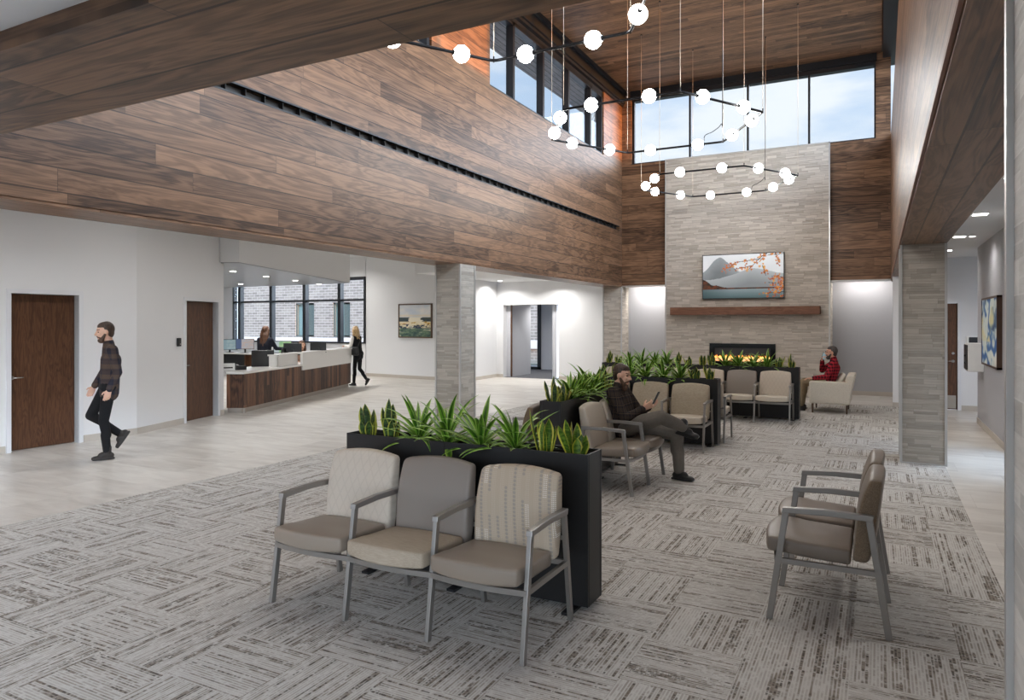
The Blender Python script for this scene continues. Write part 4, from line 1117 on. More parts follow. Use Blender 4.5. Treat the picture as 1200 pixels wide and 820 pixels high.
def office_chair(p, rz, label):
    t = empty('office_chair', (p[0], p[1], 0), rz, label, 'office chair', 'office chairs behind the desk')
    obj('chair_seat', MB().rbox((0, 0, .47), (.24, .24, .045), .035, (4, 4, 2)), M['black_plastic'], t)
    obj('chair_back', MB().rbox((0, .25, .86), (.235, .03, .30), .028, (6, 2, 6), lambda a, b, c, p: (p.x, p.y - .05 * (1 - a * a) + .05 * c, p.z)), M['black_plastic'], t)
    obj('back_post', MB().tube([(0, .08, .42), (0, .28, .46), (0, .29, .70)], .022, 8), M['grey_plastic'], t)
    for s in (-1, 1):
        obj('armrest', MB().tube([(s * .22, .05, .46), (s * .29, .05, .50), (s * .29, .05, .66)], .016, 8).rbox((s * .29, .0, .68), (.035, .13, .016), .012, (2, 4, 1)), M['grey_plastic'], t)
    obj('gas_post', MB().tube([(0, 0, .10), (0, 0, .43)], .028, 10), M['chrome'], t)
    b = MB()
    for k in range(5):
        a = 2 * PI * k / 5; b.bar((0, 0, .11), (.28 * math.cos(a), .28 * math.sin(a), .08), .04, .03)
    obj('star_base', b, M['black_plastic'], t)
    for k in range(5):
        a = 2 * PI * k / 5; c = Vector((.28 * math.cos(a), .28 * math.sin(a), .03))
        obj('caster', MB().tube([c + Vector((-.015, 0, 0)), c + Vector((.015, 0, 0))], .03, 10), M['black_plastic'], t)
q = photo_pt(308, 425, 15.6); office_chair((q.x, q.y), -2.32, 'black office chair with its back to the walkway, left behind the desk')
q = photo_pt(322, 425, 16.6); office_chair((q.x, q.y), -1.2, 'black and grey office chair turned sideways beside the standing receptionist')
q = photo_pt(351, 420, 18.0); office_chair((q.x, q.y), 2.4, 'office chair under the seated receptionist')

# ------------------------------------------------------------------ wall devices
def reader(p, d, label):
    d = Vector((d[0], d[1], 0)).normalized(); n = Vector((d.y, -d.x, 0)); p = Vector(p); Mx = Matrix.Translation(p) @ Matrix((( d.x, -n.x, 0, 0), (d.y, -n.y, 0, 0), (0, 0, 1, 0), (0, 0, 0, 1)))
    t = empty('card_reader', (0, 0, 0), 0, label, 'card reader', 'door card readers')
    obj('reader_body', MB().rbox((0, -.018, 0), (.045, .018, .072), .01, (2, 1, 2)).xform(Mx), M['black_plastic'], t)
    obj('reader_light', MB().box(.0, .03, -.038, -.035, -.038, -.028).xform(Mx), M['white_plastic'], t)
pp = Vector(W1b) + d2 * (o2[0] - .22); reader((pp.x, pp.y, 1.42), d2, 'small black card reader beside the narrow walnut door')
reader((-10.378, 5.06, 1.40), (.01, 1), 'small black card reader at the left photo edge beside the wide door')
t = empty('wall_cabinet', (0, 0, 0), 0, 'white wall mounted cabinet sticking out at the corridor corner', 'wall cabinet')
obj('cabinet_body', MB().box(1.30, 1.52, 13.88, 14.40, .94, 1.41), M['white_plastic'], t, .008)
obj('cabinet_front', MB().box(1.285, 1.30, 13.91, 14.37, .97, 1.38), M['black_plastic'], t)
obj('cabinet_knob', MB().tube([(1.285, 14.1, 1.08), (1.262, 14.1, 1.08)], .018, 10).tube([(1.285, 14.1, 1.2), (1.262, 14.1, 1.2)], .018, 10), M['black_plastic'], t)
t = empty('wall_dispenser', (0, 0, 0), 0, 'dark topped white dispenser on the corridor end wall', 'dispenser')
obj('dispenser_body', MB().rbox((1.66, 16.62, 1.32), (.13, .045, .17), .02, (3, 2, 3)), M['white_plastic'], t)
obj('dispenser_window', MB().rbox((1.665, 16.58, 1.39), (.10, .02, .08), .018, (3, 1, 3)), M['black_plastic'], t)

# ------------------------------------------------------------------ recessed downlights
LIGHTS = []
def downlight(x, y, z, label, e=20, square=False, size=.09, spot=None, group='recessed downlights'):
    t = empty('recessed_downlight', (x, y, z), 0, label, 'downlight', group)
    if square:
        obj('trim_ring', MB().box(-size - .015, size + .015, -size - .015, size + .015, -.006, .0), M['frame_white'], t)
        obj('lens', MB().box(-size, size, -size, size, -.010, -.006), M['lamp'], t)
    else:
        obj('trim_ring', MB().lathe((0, 0, 0), [(size + .02, -.004), (size + .02, 0), (size, 0)], 20), M['frame_white'], t)
        obj('lens', MB().lathe((0, 0, 0), [(size * .9, -.008), (size * .9, -.004)], 20), M['lamp'], t)
    LIGHTS.append((x, y, z - .03, e, spot))
for i, y in enumerate((5.2, 7.7, 10.2, 12.7, 15.0)):
    downlight(1.08, y, 3.07, '%s square downlight from the near end of the right corridor ceiling' % ORD[i], 6, True, .075, group='square corridor downlights')
for (x, y), w in zip([(-12.57, 10.83), (-13.20, 12.36), (-13.81, 13.93), (-14.37, 15.44), (-16.38, 14.38)], ['nearest front', 'second front', 'third front', 'far right', 'inner rear']):
    downlight(x, y, 2.885, '%s round downlight under the reception bulkhead' % w, 30, False, .07)
for i, (x, y) in enumerate([(-8.55, 4.0), (-8.55, 6.6), (-8.55, 9.2), (-8.55, 11.8), (-8.55, 14.4), (-8.55, 17.0)]):
    downlight(x, y, 3.08 if y > 15.4 else 3.95, '%s round downlight along the left walkway ceiling' % ORD[i], 17, False, .08)
for (x, y), w in zip([(-10.55, 19.35), (-8.75, 19.35)], ['left', 'right']):
    downlight(x, y, 3.08, '%s round downlight washing the wall above the vestibule opening' % w, 34, False, .07)
downlight(1.25, 12.75, 3.07, 'small accent downlight grazing the blue abstract canvas', 10, False, .04, 38)
# ------------------------------------------------------------------ people
def remesh(mb, voxel, smooth=2, fac=.5):
    me = mb.mesh('tmp'); o = bpy.data.objects.new('tmp', me); COL.objects.link(o)
    r = o.modifiers.new('r', 'REMESH'); r.mode = 'VOXEL'; r.voxel_size = voxel; r.use_smooth_shade = True
    if smooth:
        q = o.modifiers.new('s', 'SMOOTH'); q.iterations = smooth; q.factor = fac
    dg = bpy.context.evaluated_depsgraph_get(); dg.update()
    out = bpy.data.meshes.new_from_object(o.evaluated_get(dg))
    bpy.data.objects.remove(o); bpy.data.meshes.remove(me)
    out.polygons.foreach_set('use_smooth', [True] * len(out.polygons))
    return out
def skin_mat(name, c):
    g = G(name); n = g.noise(g.new('ShaderNodeTexCoord').outputs['Object'], 30.0, 2.0)
    g.b.inputs['Subsurface Weight'].default_value = .08; g.b.inputs['Subsurface Radius'].default_value = (.01, .004, .002)
    return g.out(g.mix(n, tuple(x * .9 for x in c[:3]) + (1,), c), .5)
SKIN = skin_mat('skin_fair', rgb(226, 182, 158)); SKIN2 = skin_mat('skin_ruddy', rgb(220, 168, 144))
LIP = simple('lips', rgb(170, 104, 92), .45); EYE = simple('eyes', rgb(44, 36, 32), .2); BROW = simple('brows', rgb(70, 50, 38), .8)
def hair_mat(name, a, b):
    g = G(name); x, y, z = g.co()
    n = g.noise(g.vec(g.m('MULTIPLY', x, 90.), g.m('MULTIPLY', y, 90.), g.m('MULTIPLY', z, 9.)), 1.0, 3.0)
    g.bump(n, .4, .004)
    return g.out(g.mix(g.step(n, .35, .65), a, b), .5)
HB = hair_mat('dark_brown_hair', rgb(44, 32, 25), rgb(74, 55, 42)); BEARD = hair_mat('brown_beard', rgb(58, 41, 31), rgb(96, 70, 52))
HBL = hair_mat('blonde_hair', rgb(150, 116, 76), rgb(214, 184, 138)); HRED = hair_mat('auburn_hair', rgb(52, 33, 23), rgb(104, 70, 47)); HGR = hair_mat('dark_greying_hair', rgb(46, 42, 40), rgb(84, 78, 74))
def plaid(name, base, c1, c2, s, wide=.5, thin=.10):
    g = G(name); x, y, z = g.co()
    h = g.m('ADD', x, y)
    def band(v, off, w): return g.m('LESS_THAN', g.m('FRACT', g.m('ADD', g.m('DIVIDE', v, s), off)), w)
    a = g.m('MULTIPLY', g.m('ADD', band(z, 0., wide), band(h, 0., wide)), .5)
    c = g.mix(a, base, c1)
    t = g.m('MAXIMUM', band(z, .22, thin), band(h, .22, thin))
    c = g.mix(g.m('MULTIPLY', t, .38), c, c2)
    n = g.noise(g.vec(x, y, z), 260., 2.); g.bump(n, .2, .003)
    return g.out(c, .9, spec=.2)
def cloth(name, c, v=.12): return simple(name, c, .88, 0, .25, v, 40.)
PL_DARK = plaid('dark_brown_navy_plaid', rgb(34, 34, 40), rgb(62, 54, 48), rgb(112, 92, 72), .085, .5, .10)
PL_RED = plaid('red_black_plaid', rgb(172, 28, 46), rgb(46, 24, 30), rgb(110, 84, 80), .062, .5, .07)
PL_STR = plaid('navy_brown_plaid', rgb(44, 44, 54), rgb(84, 70, 62), rgb(34, 32, 38), .13, .42, .08)
GREYP = cloth('grey_trouser_cloth', rgb(110, 105, 98)); BLACKP = cloth('black_trouser_cloth', rgb(26, 26, 28)); KHAKI = cloth('khaki_cloth', rgb(138, 122, 98))
BLACKC = cloth('black_knit', rgb(24, 24, 28)); WHITEC = cloth('white_blouse', rgb(222, 218, 212)); NAVY = cloth('navy_jacket', rgb(30, 32, 42)); TAN = cloth('tan_blouse', rgb(150, 120, 104))
SHOE = simple('black_shoe', rgb(24, 23, 23), .45); SHOEB = simple('dark_brown_shoe', rgb(38, 33, 29), .55); SOLE = simple('shoe_sole', rgb(16, 15, 15), .8)

def V(*a): return Vector(a)
def head_frame(c, f, up=(0, 0, 1)):
    f = Vector(f).normalized(); l = Vector(up).cross(f).normalized(); u = f.cross(l)
    return Vector(c), Matrix((f, l, u)).transposed()
def hand(mb, w, d, n, s, k=1.0, curl=(.35, .55, .5)):
    """palm plus five fingers; w wrist, d direction, n palm normal (fingers curl to it), s thumb side"""
    d = Vector(d).normalized(); n = (Vector(n) - d * Vector(n).dot(d)).normalized(); s = Vector(s)
    s = (s - d * s.dot(d) - n * s.dot(n)).normalized(); w = Vector(w)
    lens = (.070, .078, .073, .058)
    for i in range(4):
        off = (1.5 - i) * .0195 * k
        kn = w + d * (.088 - .004 * abs(i - 1)) * k + s * off
        mb.cone(w + s * off * .55 + d * .012, .0165 * k, kn, .0135 * k, 8)
        p = kn; dirn = d.copy(); seg = lens[i] * k
        for q, fr in enumerate((.46, .30, .24)):
            a = curl[q] * (1 + .12 * i); ax = dirn.cross(n)
            ax = d.cross(n).normalized()
            dirn = Matrix.Rotation(a, 3, ax) @ dirn
            e = p + dirn * seg * fr; r0 = (.0092 - .0009 * q) * k
            mb.cone(p, r0, e, r0 - .0009 * k, 8); p = e
    b = w + d * .024 * k + s * .024 * k
    t1 = b + (d * .55 + s * .75 + n * .25).normalized() * .036 * k
    t2 = t1 + (d * .85 + s * .25 + n * .45).normalized() * .030 * k
    mb.cone(w + d * .012, .014 * k, b, .0145 * k, 8); mb.cone(b, .0125 * k, t1, .0105 * k, 8); mb.cone(t1, .0105 * k, t2, .0085 * k, 8)
def shoe_mb(an, toe, up=(0, 0, 1), k=1.0, high=True):
    an = Vector(an); d = Vector(toe).normalized(); up = Vector(up); up = (up - d * up.dot(d)).normalized(); sd = d.cross(up)
    Mx = Matrix((d, -sd, up)).transposed().to_4x4(); m = MB()
    def E(x, z, rx, ry, rz): m.ball((x, 0, z), (rx, ry, rz), 14, 9)
    E(-.02, -.045, .062, .038, .046); E(.05, -.055, .075, .042, .036); E(.115, -.064, .065, .043, .026); E(.0, -.01, .050, .040, .05); E(.045, -.03, .06, .036, .035)
    if high: m.cone((-.004, 0, 0), .045, (-.006, 0, .055), .046)
    m.rbox((.045, 0, -.082), (.130, .042, .011), .010, (8, 4, 1), lambda a, b, c, p: (p.x, p.y * (1 - .25 * max(0, a) ** 3 - .12 * max(0, -a) ** 2 + .06 * a), p.z + .006 * max(0, a) ** 2))
    m.v = [tuple(Vector(v) * k) for v in m.v]
    m.xform(Matrix.Translation(an) @ Mx)
    return m
def person(label, J, look, k=1.0, group=None, root=None, voxel=.008):
    """one figure: continuous skin body with face and hands; clothing and hair as children"""
    r0 = Vector(root)
    L = {a: (Vector(b) - (r0 if a in J.get('abs', ()) or J.get('world') else Vector((0, 0, 0)))) for a, b in J.items() if a not in ('abs', 'world', 'rz', 'hand_l', 'hand_r', 'head_f', 'toe_l', 'toe_r', 'up_l', 'up_r')}
    t = empty('person', r0, J.get('rz', 0), label, 'person', group)
    left = (L['sh_l'] - L['sh_r']).normalized()
    sw = (L['sh_l'] - L['sh_r']).length
    hc, HM = head_frame(L['head'], J['head_f'])
    def hp(x, y, z): return hc + HM @ (Vector((x, y, z)) * k)
    fem = look.get('fem', False)
    # ---- body
    b = MB()
    b.ball(hp(-.012, 0, .028), (.098 * k, .077 * k, .098 * k), 20, 14, rot=HM)
    b.ball(hp(.026, 0, -.04), (.068 * k, .060 * k, .082 * k), 18, 12, rot=HM)
    b.ball(hp(.058, 0, -.092), (.030 * k, .032 * k, .024 * k), 12, 8, rot=HM)
    b.cone(hp(.086, 0, .016), .009 * k, hp(.108, 0, -.022), .0135 * k, 10); b.ball(hp(.094, .013, -.026), .010 * k, 8, 6); b.ball(hp(.094, -.013, -.026), .010 * k, 8, 6)
    b.cone(hp(.076, .034, .034), .011 * k, hp(.080, .014, .032), .011 * k, 8); b.cone(hp(.076, -.034, .034), .011 * k, hp(.080, -.014, .032), .011 * k, 8)
    b.ball(hp(.066, .040, -.018), (.022 * k, .020 * k, .022 * k), 10, 8, rot=HM); b.ball(hp(.066, -.040, -.018), (.022 * k, .020 * k, .022 * k), 10, 8, rot=HM)
    b.ball(hp(.083, 0, -.056), (.012 * k, .024 * k, .010 * k), 10, 8, rot=HM); b.ball(hp(.080, 0, -.067), (.012 * k, .020 * k, .009 * k), 10, 8, rot=HM)
    for s in (-1, 1):
        b.ball(hp(.070, s * .032, .010), .0125 * k, 10, 8)
        b.ball(hp(-.008, s * .079, -.002), (.021 * k, .010 * k, .032 * k), 12, 8, rot=HM)
    nb_ = L['neck']
    b.cone(nb_, .058 * k, hp(-.022, 0, -.055), .052 * k)
    b.cone(L['pelvis'], .075 * k, L['chest'], .075 * k); b.cone(L['chest'], .07 * k, nb_ - V(0, 0, .03), .052 * k)
    for s in 'lr':
        b.cone(nb_ - V(0, 0, .05), .036 * k, L['sh_' + s], .040 * k)
        b.cone(L['sh_' + s], .046 * k, L['el_' + s], .036 * k); b.cone(L['el_' + s], .036 * k, L['wr_' + s], .026 * k)
        hd = J['hand_' + s]; hand(b, L['wr_' + s], hd[0], hd[1], hd[2], k * (.9 if fem else 1.0), hd[3] if len(hd) > 3 else (.35, .55, .5))
        b.cone(L['pelvis'], .07 * k, L['hip_' + s], .07 * k); b.cone(L['hip_' + s], .06 * k, L['kn_' + s], .042 * k)
        b.cone(L['kn_' + s], .042 * k, L['an_' + s], .030 * k)
        td = Vector(J['toe_' + s]).normalized(); ud = Vector(J.get('up_' + s, (0, 0, 1))); ud = (ud - td * ud.dot(td)).normalized()
        b.cone(L['an_' + s] - ud * .025 * k, .026 * k, L['an_' + s] + (td * .09 - ud * .055) * k, .018 * k)
    me = remesh(b, voxel * .8, 1)
    inv = HM.transposed(); mi = []
    for p in me.polygons:
        q = inv @ (p.center - hc) / k; i = 0
        if q.x > .055:
            if abs(abs(q.y) - .032) < .013 and abs(q.z - .010) < .0065: i = 2
            elif abs(abs(q.y) - .033) < .018 and abs(q.z - .038) < .004: i = 3
            elif abs(q.y) < .022 and -.072 < q.z < -.052 and q.x > .07: i = 1
        mi.append(i)
    me.polygons.foreach_set('material_index', mi)
    obj('body', me, [look.get('skin', SKIN), LIP, EYE, BROW], t)
    # ---- upper garment
    c = MB(); pv, ch = L['pelvis'], L['chest']; w = .085 * k * (.85 if fem else 1); up = (ch - pv).normalized()
    low = pv - up * look.get('hem', .06)
    fat = look.get('fat', 1.0)
    for s in (-1, 1):
        c.cone(low + left * w * s * .85, .112 * k * fat * (.92 if fem else 1), pv + up * .14 + left * w * s * (.8 if fem else 1), .108 * k * fat * (.9 if fem else 1))
        c.cone(pv + up * .14 + left * w * s * (.8 if fem else 1), .108 * k * fat * (.9 if fem else 1), ch + left * w * s * 1.1, .112 * k * (.92 if fem else 1))
    c.cone(L['sh_l'] * .92 + L['sh_r'] * .08, .066 * k, L['sh_r'] * .92 + L['sh_l'] * .08, .066 * k)
    for s in (-1, 1): c.cone(ch + left * w * s, .10 * k, (L['sh_l'] if s > 0 else L['sh_r']) * .8 + nb_ * .2 - V(0, 0, .03), .07 * k)
    c.cone(pv + up * .1, .112 * k * fat, ch, .115 * k); c.cone(ch, .112 * k, nb_ - V(0, 0, .05), .080 * k)
    c.cone(nb_ - V(0, 0, .05), .078 * k, nb_ + (hc - nb_) * .12, .066 * k)
    sl = MB() if look.get('sleeve') else c
    for s in 'lr':
        sl.cone(L['sh_' + s], .070 * k * (.85 if fem else 1), L['el_' + s], .055 * k * (.9 if fem else 1)); sl.cone(L['el_' + s], .054 * k * (.9 if fem else 1), L['wr_' + s] - (L['wr_' + s] - L['el_' + s]).normalized() * .015, .042 * k * (.9 if fem else 1))
    obj(look.get('top_name', 'shirt'), remesh(c, voxel * 1.2, 3), look['top'], t)
    if look.get('sleeve'):
        obj('blouse_sleeves', remesh(sl, voxel * 1.2, 2), look['sleeve'], t)
    # ---- trousers
    p = MB(); slim = look.get('slim', 1.0)
    p.cone(L['hip_l'], .108 * k, L['hip_r'], .108 * k); p.cone(L['pelvis'] + up * .04 + left * .06, .10 * k, L['pelvis'] + up * .04 - left * .06, .10 * k)
    for s in 'lr':
        a = L['an_' + s]; kk = L['kn_' + s]; dn = (a - kk).normalized()
        p.cone(L['hip_' + s], .096 * k * slim, kk, .068 * k * slim); p.cone(kk, .068 * k * slim, kk + (a - kk) * .45 - V(*(Vector(J['toe_' + s]).normalized() * .015)), .064 * k * slim)
        p.cone(kk + (a - kk) * .45, .062 * k * slim, a - dn * .02, .054 * k * slim)
    obj('trousers', remesh(p, voxel * 1.2, 3), look['legs'], t)
    for s in 'lr':
        sm = shoe_mb(L['an_' + s], J['toe_' + s], J.get('up_' + s, (0, 0, 1)), k * look.get('shoek', 1.0), look.get('high', True))
        obj('shoe', remesh(sm, .006, 1), look.get('shoe', SHOE), t)
    # ---- hair
    h = MB(); st = look['hair']
    h.ball(hp(-.030, 0, .038), (.092 * k, .083 * k, .098 * k), 18, 12, rot=HM)
    h.ball(hp(-.004, 0, .072), (.082 * k, .072 * k, .060 * k), 16, 10, rot=HM)
    if st == 'short':
        h.ball(hp(-.055, 0, -.01), (.055 * k, .072 * k, .075 * k), 14, 10, rot=HM)
    else:
        ln = look.get('hairlen', .42)
        bk = nb_ - up * 0 - (HM @ V(1, 0, 0)) * .10 * k
        for s in (-1.0, -.5, 0, .5, 1.0):
            a = hp(-.045 + .018 * abs(s), s * .072, .02); m2 = hp(-.075 + .03 * abs(s), s * .085, -.11); e = V(m2.x, m2.y, hc.z - ln * (1 - .12 * abs(s))) - (HM @ V(1, 0, 0)) * .035 * k
            h.cone(a, .040 * k, m2, .040 * k, 10); h.cone(m2, .040 * k, e, .022 * k, 10)
    obj('hair', remesh(h, .008, 1), look['hairm'], t)
    if look.get('beard'):
        bd_ = MB(); B_ = look['beard']
        bd_.ball(hp(.050, 0, -.098 - .03 * B_), (.044 * k, .048 * k, (.034 + .034 * B_) * k), 14, 10, rot=HM)
        for s in (-1, 1):
            bd_.cone(hp(.012, s * .066, -.03), .014 * k, hp(.046, s * .046, -.085), .026 * k, 10)
            bd_.cone(hp(.090, s * .006, -.046), .010 * k, hp(.070, s * .036, -.064), .012 * k, 8)
        obj('beard', remesh(bd_, .006, 1), look.get('beardm', BEARD), t)
    if look.get('glasses'):
        gl_ = MB()
        for s in (-1, 1):
            pts = [hp(.098, s * .034 + .024 * math.cos(a), .010 + .018 * math.sin(a)) for a in [2 * PI * q / 14 for q in range(14)]]
            gl_.tube(pts, .0028, 6, closed=True); gl_.tube([hp(.096, s * .058, .014), hp(-.005, s * .084, .018)], .0028, 6)
        gl_.tube([hp(.099, .011, .014), hp(.099, -.011, .014)], .0028, 6)
        obj('eyeglasses', gl_, M['black_plastic'], t)
    return t
def phone(c, lng, face, label):
    lng = Vector(lng).normalized(); face = Vector(face); face = (face - lng * face.dot(lng)).normalized(); sd = lng.cross(face)
    Mx = Matrix.Translation(Vector(c)) @ Matrix((sd, -face, lng)).transposed().to_4x4()
    t = empty('smartphone', (0, 0, 0), 0, label, 'phone', 'phones in hands')
    obj('phone_case', MB().rbox((0, 0, 0), (.037, .0045, .075), .004, (3, 1, 4)).xform(Mx), M['black_plastic'], t)
    obj('phone_screen', MB().box(-.033, .033, -.0056, -.0045, -.069, .069).xform(Mx), SCR[1], t)

# bearded man on the pair of chairs, ankle over knee
person('bearded person in dark plaid shirt sitting with crossed leg, looking down at a phone',
    dict(world=True, pelvis=(-2.56, 7.68, .585), chest=(-2.645, 7.68, .86), neck=(-2.645, 7.68, 1.02), head=(-2.60, 7.68, 1.15), head_f=(.96, -.08, -.17),
         sh_l=(-2.645, 7.86, .965), sh_r=(-2.655, 7.50, .965), el_l=(-2.47, 7.92, .71), el_r=(-2.49, 7.45, .69), wr_l=(-2.30, 7.72, .80), wr_r=(-2.305, 7.53, .805),
         hand_l=((.85, -.35, .35), (-.3, -.3, .9), (0, -.3, .9), (.3, .5, .4)), hand_r=((.85, .25, .50), (-.35, .85, .35), (-.4, 0, .9), (.45, .75, .6)),
         hip_l=(-2.53, 7.78, .575), hip_r=(-2.53, 7.58, .575), kn_l=(-1.995, 7.77, .515), kn_r=(-2.085, 7.43, .735), an_l=(-1.97, 7.76, .105), an_r=(-1.90, 7.69, .605),
         toe_l=(.97, -.2, 0), toe_r=(.95, -.12, -.18), up_r=(.1, -.3, .95)),
    dict(top=PL_DARK, legs=GREYP, shoe=SHOE, hair='short', hairm=HB, beard=.8, hem=.08, fat=1.04, slim=1.12), root=(-2.56, 7.68, 0))
phone((-2.175, 7.575, .925), (.42, .05, .90), (-.85, .0, .42), 'dark phone held up by the bearded person')
# man in red plaid in the armchair
person('person in red plaid shirt and glasses reclining in the cream armchair, talking on a phone',
    dict(world=True, pelvis=(-.90, 15.28, .57), chest=(-.80, 15.25, .86), neck=(-.805, 15.24, 1.03), head=(-.85, 15.24, 1.165), head_f=(-.98, -.15, .02),
         sh_l=(-.785, 15.05, .965), sh_r=(-.80, 15.44, .965), el_l=(-.93, 14.955, .70), el_r=(-1.03, 15.46, .80), wr_l=(-1.16, 14.90, .672), wr_r=(-1.02, 15.33, 1.00),
         hand_l=((-1, -.05, -.05), (0, 0, -1), (0, .9, .2), (.2, .3, .3)), hand_r=((.15, -.55, .80), (.9, -.3, -.1), (-.3, -.5, .6), (.5, .6, .5)),
         hip_l=(-.95, 15.17, .56), hip_r=(-.95, 15.38, .56), kn_l=(-1.36, 15.12, .57), kn_r=(-1.36, 15.44, .57), an_l=(-1.40, 15.12, .105), an_r=(-1.40, 15.46, .105),
         toe_l=(-1, -.05, 0), toe_r=(-1, .1, 0)),
    dict(top=PL_RED, legs=KHAKI, shoe=SHOEB, hair='short', hairm=HGR, beard=.15, beardm=HGR, glasses=True, skin=SKIN2, fat=1.12), root=(-.90, 15.28, 0))
phone((-.985, 15.265, 1.095), (.25, -.25, .90), (.45, -.85, -.1), 'lit phone held to the mouth of the person in red plaid')
# walking man
person('person in dark striped shirt and black trousers walking along the left white wall',
    dict(rz=math.atan2(-.89, -.45), pelvis=(-.07, 0, .95), chest=(-.09, 0, 1.27), neck=(-.07, 0, 1.47), head=(-.02, 0, 1.63), head_f=(.98, .05, -.12),
         sh_l=(-.085, .185, 1.405), sh_r=(-.085, -.185, 1.405), el_l=(-.14, .235, 1.12), el_r=(-.04, -.235, 1.12), wr_l=(-.045, .225, .90), wr_r=(.08, -.205, .92),
         hand_l=((.25, -.05, -1), (0, -1, 0), (.9, 0, .2), (.3, .4, .3)), hand_r=((.45, .1, -.85), (0, 1, 0), (.8, 0, .4), (.3, .4, .3)),
         hip_l=(-.06, .09, .93), hip_r=(-.06, -.09, .93), kn_l=(.0, .085, .50), kn_r=(.13, -.09, .56), an_l=(-.04, .08, .10), an_r=(-.20, -.09, .30),
         toe_l=(1, .05, 0), toe_r=(.55, 0, -.83), up_r=(.8, 0, .55)),
    dict(top=PL_STR, legs=BLACKP, shoe=SHOEB, hair='short', hairm=HB, beard=.1, hem=.10, slim=.9), root=(-8.83, 5.56, 0))
# visitor at the counter
person('person with long blonde hair, black vest and white sleeves leaning on the reception counter',
    dict(rz=math.atan2(-.02, -1.0), pelvis=(-.02, 0, .93), chest=(.03, 0, 1.22), neck=(.045, 0, 1.40), head=(.075, 0, 1.545), head_f=(.95, -.25, -.05),
         sh_l=(.035, .165, 1.335), sh_r=(.035, -.165, 1.335), el_l=(.07, .215, 1.09), el_r=(.12, -.215, 1.10), wr_l=(.28, .17, 1.115), wr_r=(.32, -.12, 1.115),
         hand_l=((.95, -.1, -.05), (0, 0, -1), (0, -.9, .2), (.3, .5, .4)), hand_r=((.95, .15, -.05), (0, 0, -1), (0, .9, .2), (.3, .5, .4)),
         hip_l=(-.02, .08, .90), hip_r=(-.03, -.08, .90), kn_l=(.03, .08, .49), kn_r=(-.02, -.075, .47), an_l=(.06, .07, .09), an_r=(-.27, -.07, .185),
         toe_l=(1, .1, 0), toe_r=(.55, 0, -.8), up_r=(.8, 0, .55)),
    dict(top=BLACKC, top_name='vest', sleeve=WHITEC, legs=BLACKP, slim=.82, hair='long', hairm=HBL, hairlen=.40, fem=True, shoe=SHOE, high=False, hem=.12, shoek=.92), k=.96, root=(-12.95, 15.42, 0), voxel=.009)
t = empty('shoulder_bag', (0, 0, 0), 0, 'black shoulder bag on the hip of the blonde visitor', 'bag')
hb = Vector((-12.89, 15.20, .98))
obj('bag_body', MB().rbox(tuple(hb), (.16, .05, .12), .045, (5, 3, 4), lambda a, b, c, p: (p.x * (1 - .12 * c), p.y, p.z)), M['black_plastic'], t)
obj('bag_strap', MB().tube([hb + V(-.13, 0, .08), hb + V(-.10, .06, .28), hb + V(-.04, .20, .42), hb + V(.08, .22, .34), hb + V(.13, .06, .2), hb + V(.13, 0, .08)], .011, 8), M['black_plastic'], t)
# standing receptionist
person('person with long auburn hair and dark jacket standing behind the reception desk',
    dict(rz=math.atan2(.98, -.15), pelvis=(0, 0, .93), chest=(.0, 0, 1.22), neck=(.0, 0, 1.41), head=(.03, 0, 1.555), head_f=(.95, .1, -.15),
         sh_l=(0, .17, 1.345), sh_r=(0, -.17, 1.345), el_l=(.06, .22, 1.10), el_r=(.12, -.23, 1.13), wr_l=(.26, .15, 1.02), wr_r=(.26, -.38, 1.12),
         hand_l=((.95, -.1, -.2), (0, 0, -1), (0, -.9, .2)), hand_r=((.75, -.6, -.1), (0, 0, -1), (0, .9, .2)),
         hip_l=(0, .085, .90), hip_r=(0, -.085, .90), kn_l=(.02, .085, .49), kn_r=(.02, -.085, .49), an_l=(0, .085, .09), an_r=(0, -.085, .09), toe_l=(1, .1, 0), toe_r=(1, -.1, 0)),
    dict(top=NAVY, top_name='jacket', legs=BLACKP, hair='long', hairm=HRED, hairlen=.36, fem=True, hem=.10, shoe=SHOE, high=False, shoek=.92), k=.98, root=(-13.3, 12.42, 0), voxel=.01)
# seated receptionist
person('person with brown hair seated behind the counter, face showing above a monitor',
    dict(rz=math.atan2(-.25, 1.0), pelvis=(-.02, 0, .60), chest=(.02, 0, .85), neck=(.03, 0, 1.03), head=(.07, 0, 1.185), head_f=(.90, -.45, -.05),
         sh_l=(.02, .165, .965), sh_r=(.02, -.165, .965), el_l=(.06, .22, .73), el_r=(.06, -.22, .73), wr_l=(.28, .13, .76), wr_r=(.28, -.13, .76),
         hand_l=((.95, -.1, -.05), (0, 0, -1), (0, -.9, .2)), hand_r=((.95, .1, -.05), (0, 0, -1), (0, .9, .2)),
         hip_l=(.02, .09, .56), hip_r=(.02, -.09, .56), kn_l=(.42, .10, .54), kn_r=(.42, -.10, .54), an_l=(.40, .10, .105), an_r=(.40, -.10, .105), toe_l=(1, .1, 0), toe_r=(1, -.1, 0)),
    dict(top=TAN, legs=BLACKP, hair='long', hairm=HRED, hairlen=.26, fem=True, shoe=SHOE, high=False, shoek=.92), k=.96, root=(-13.28, 13.58, 0), voxel=.01)
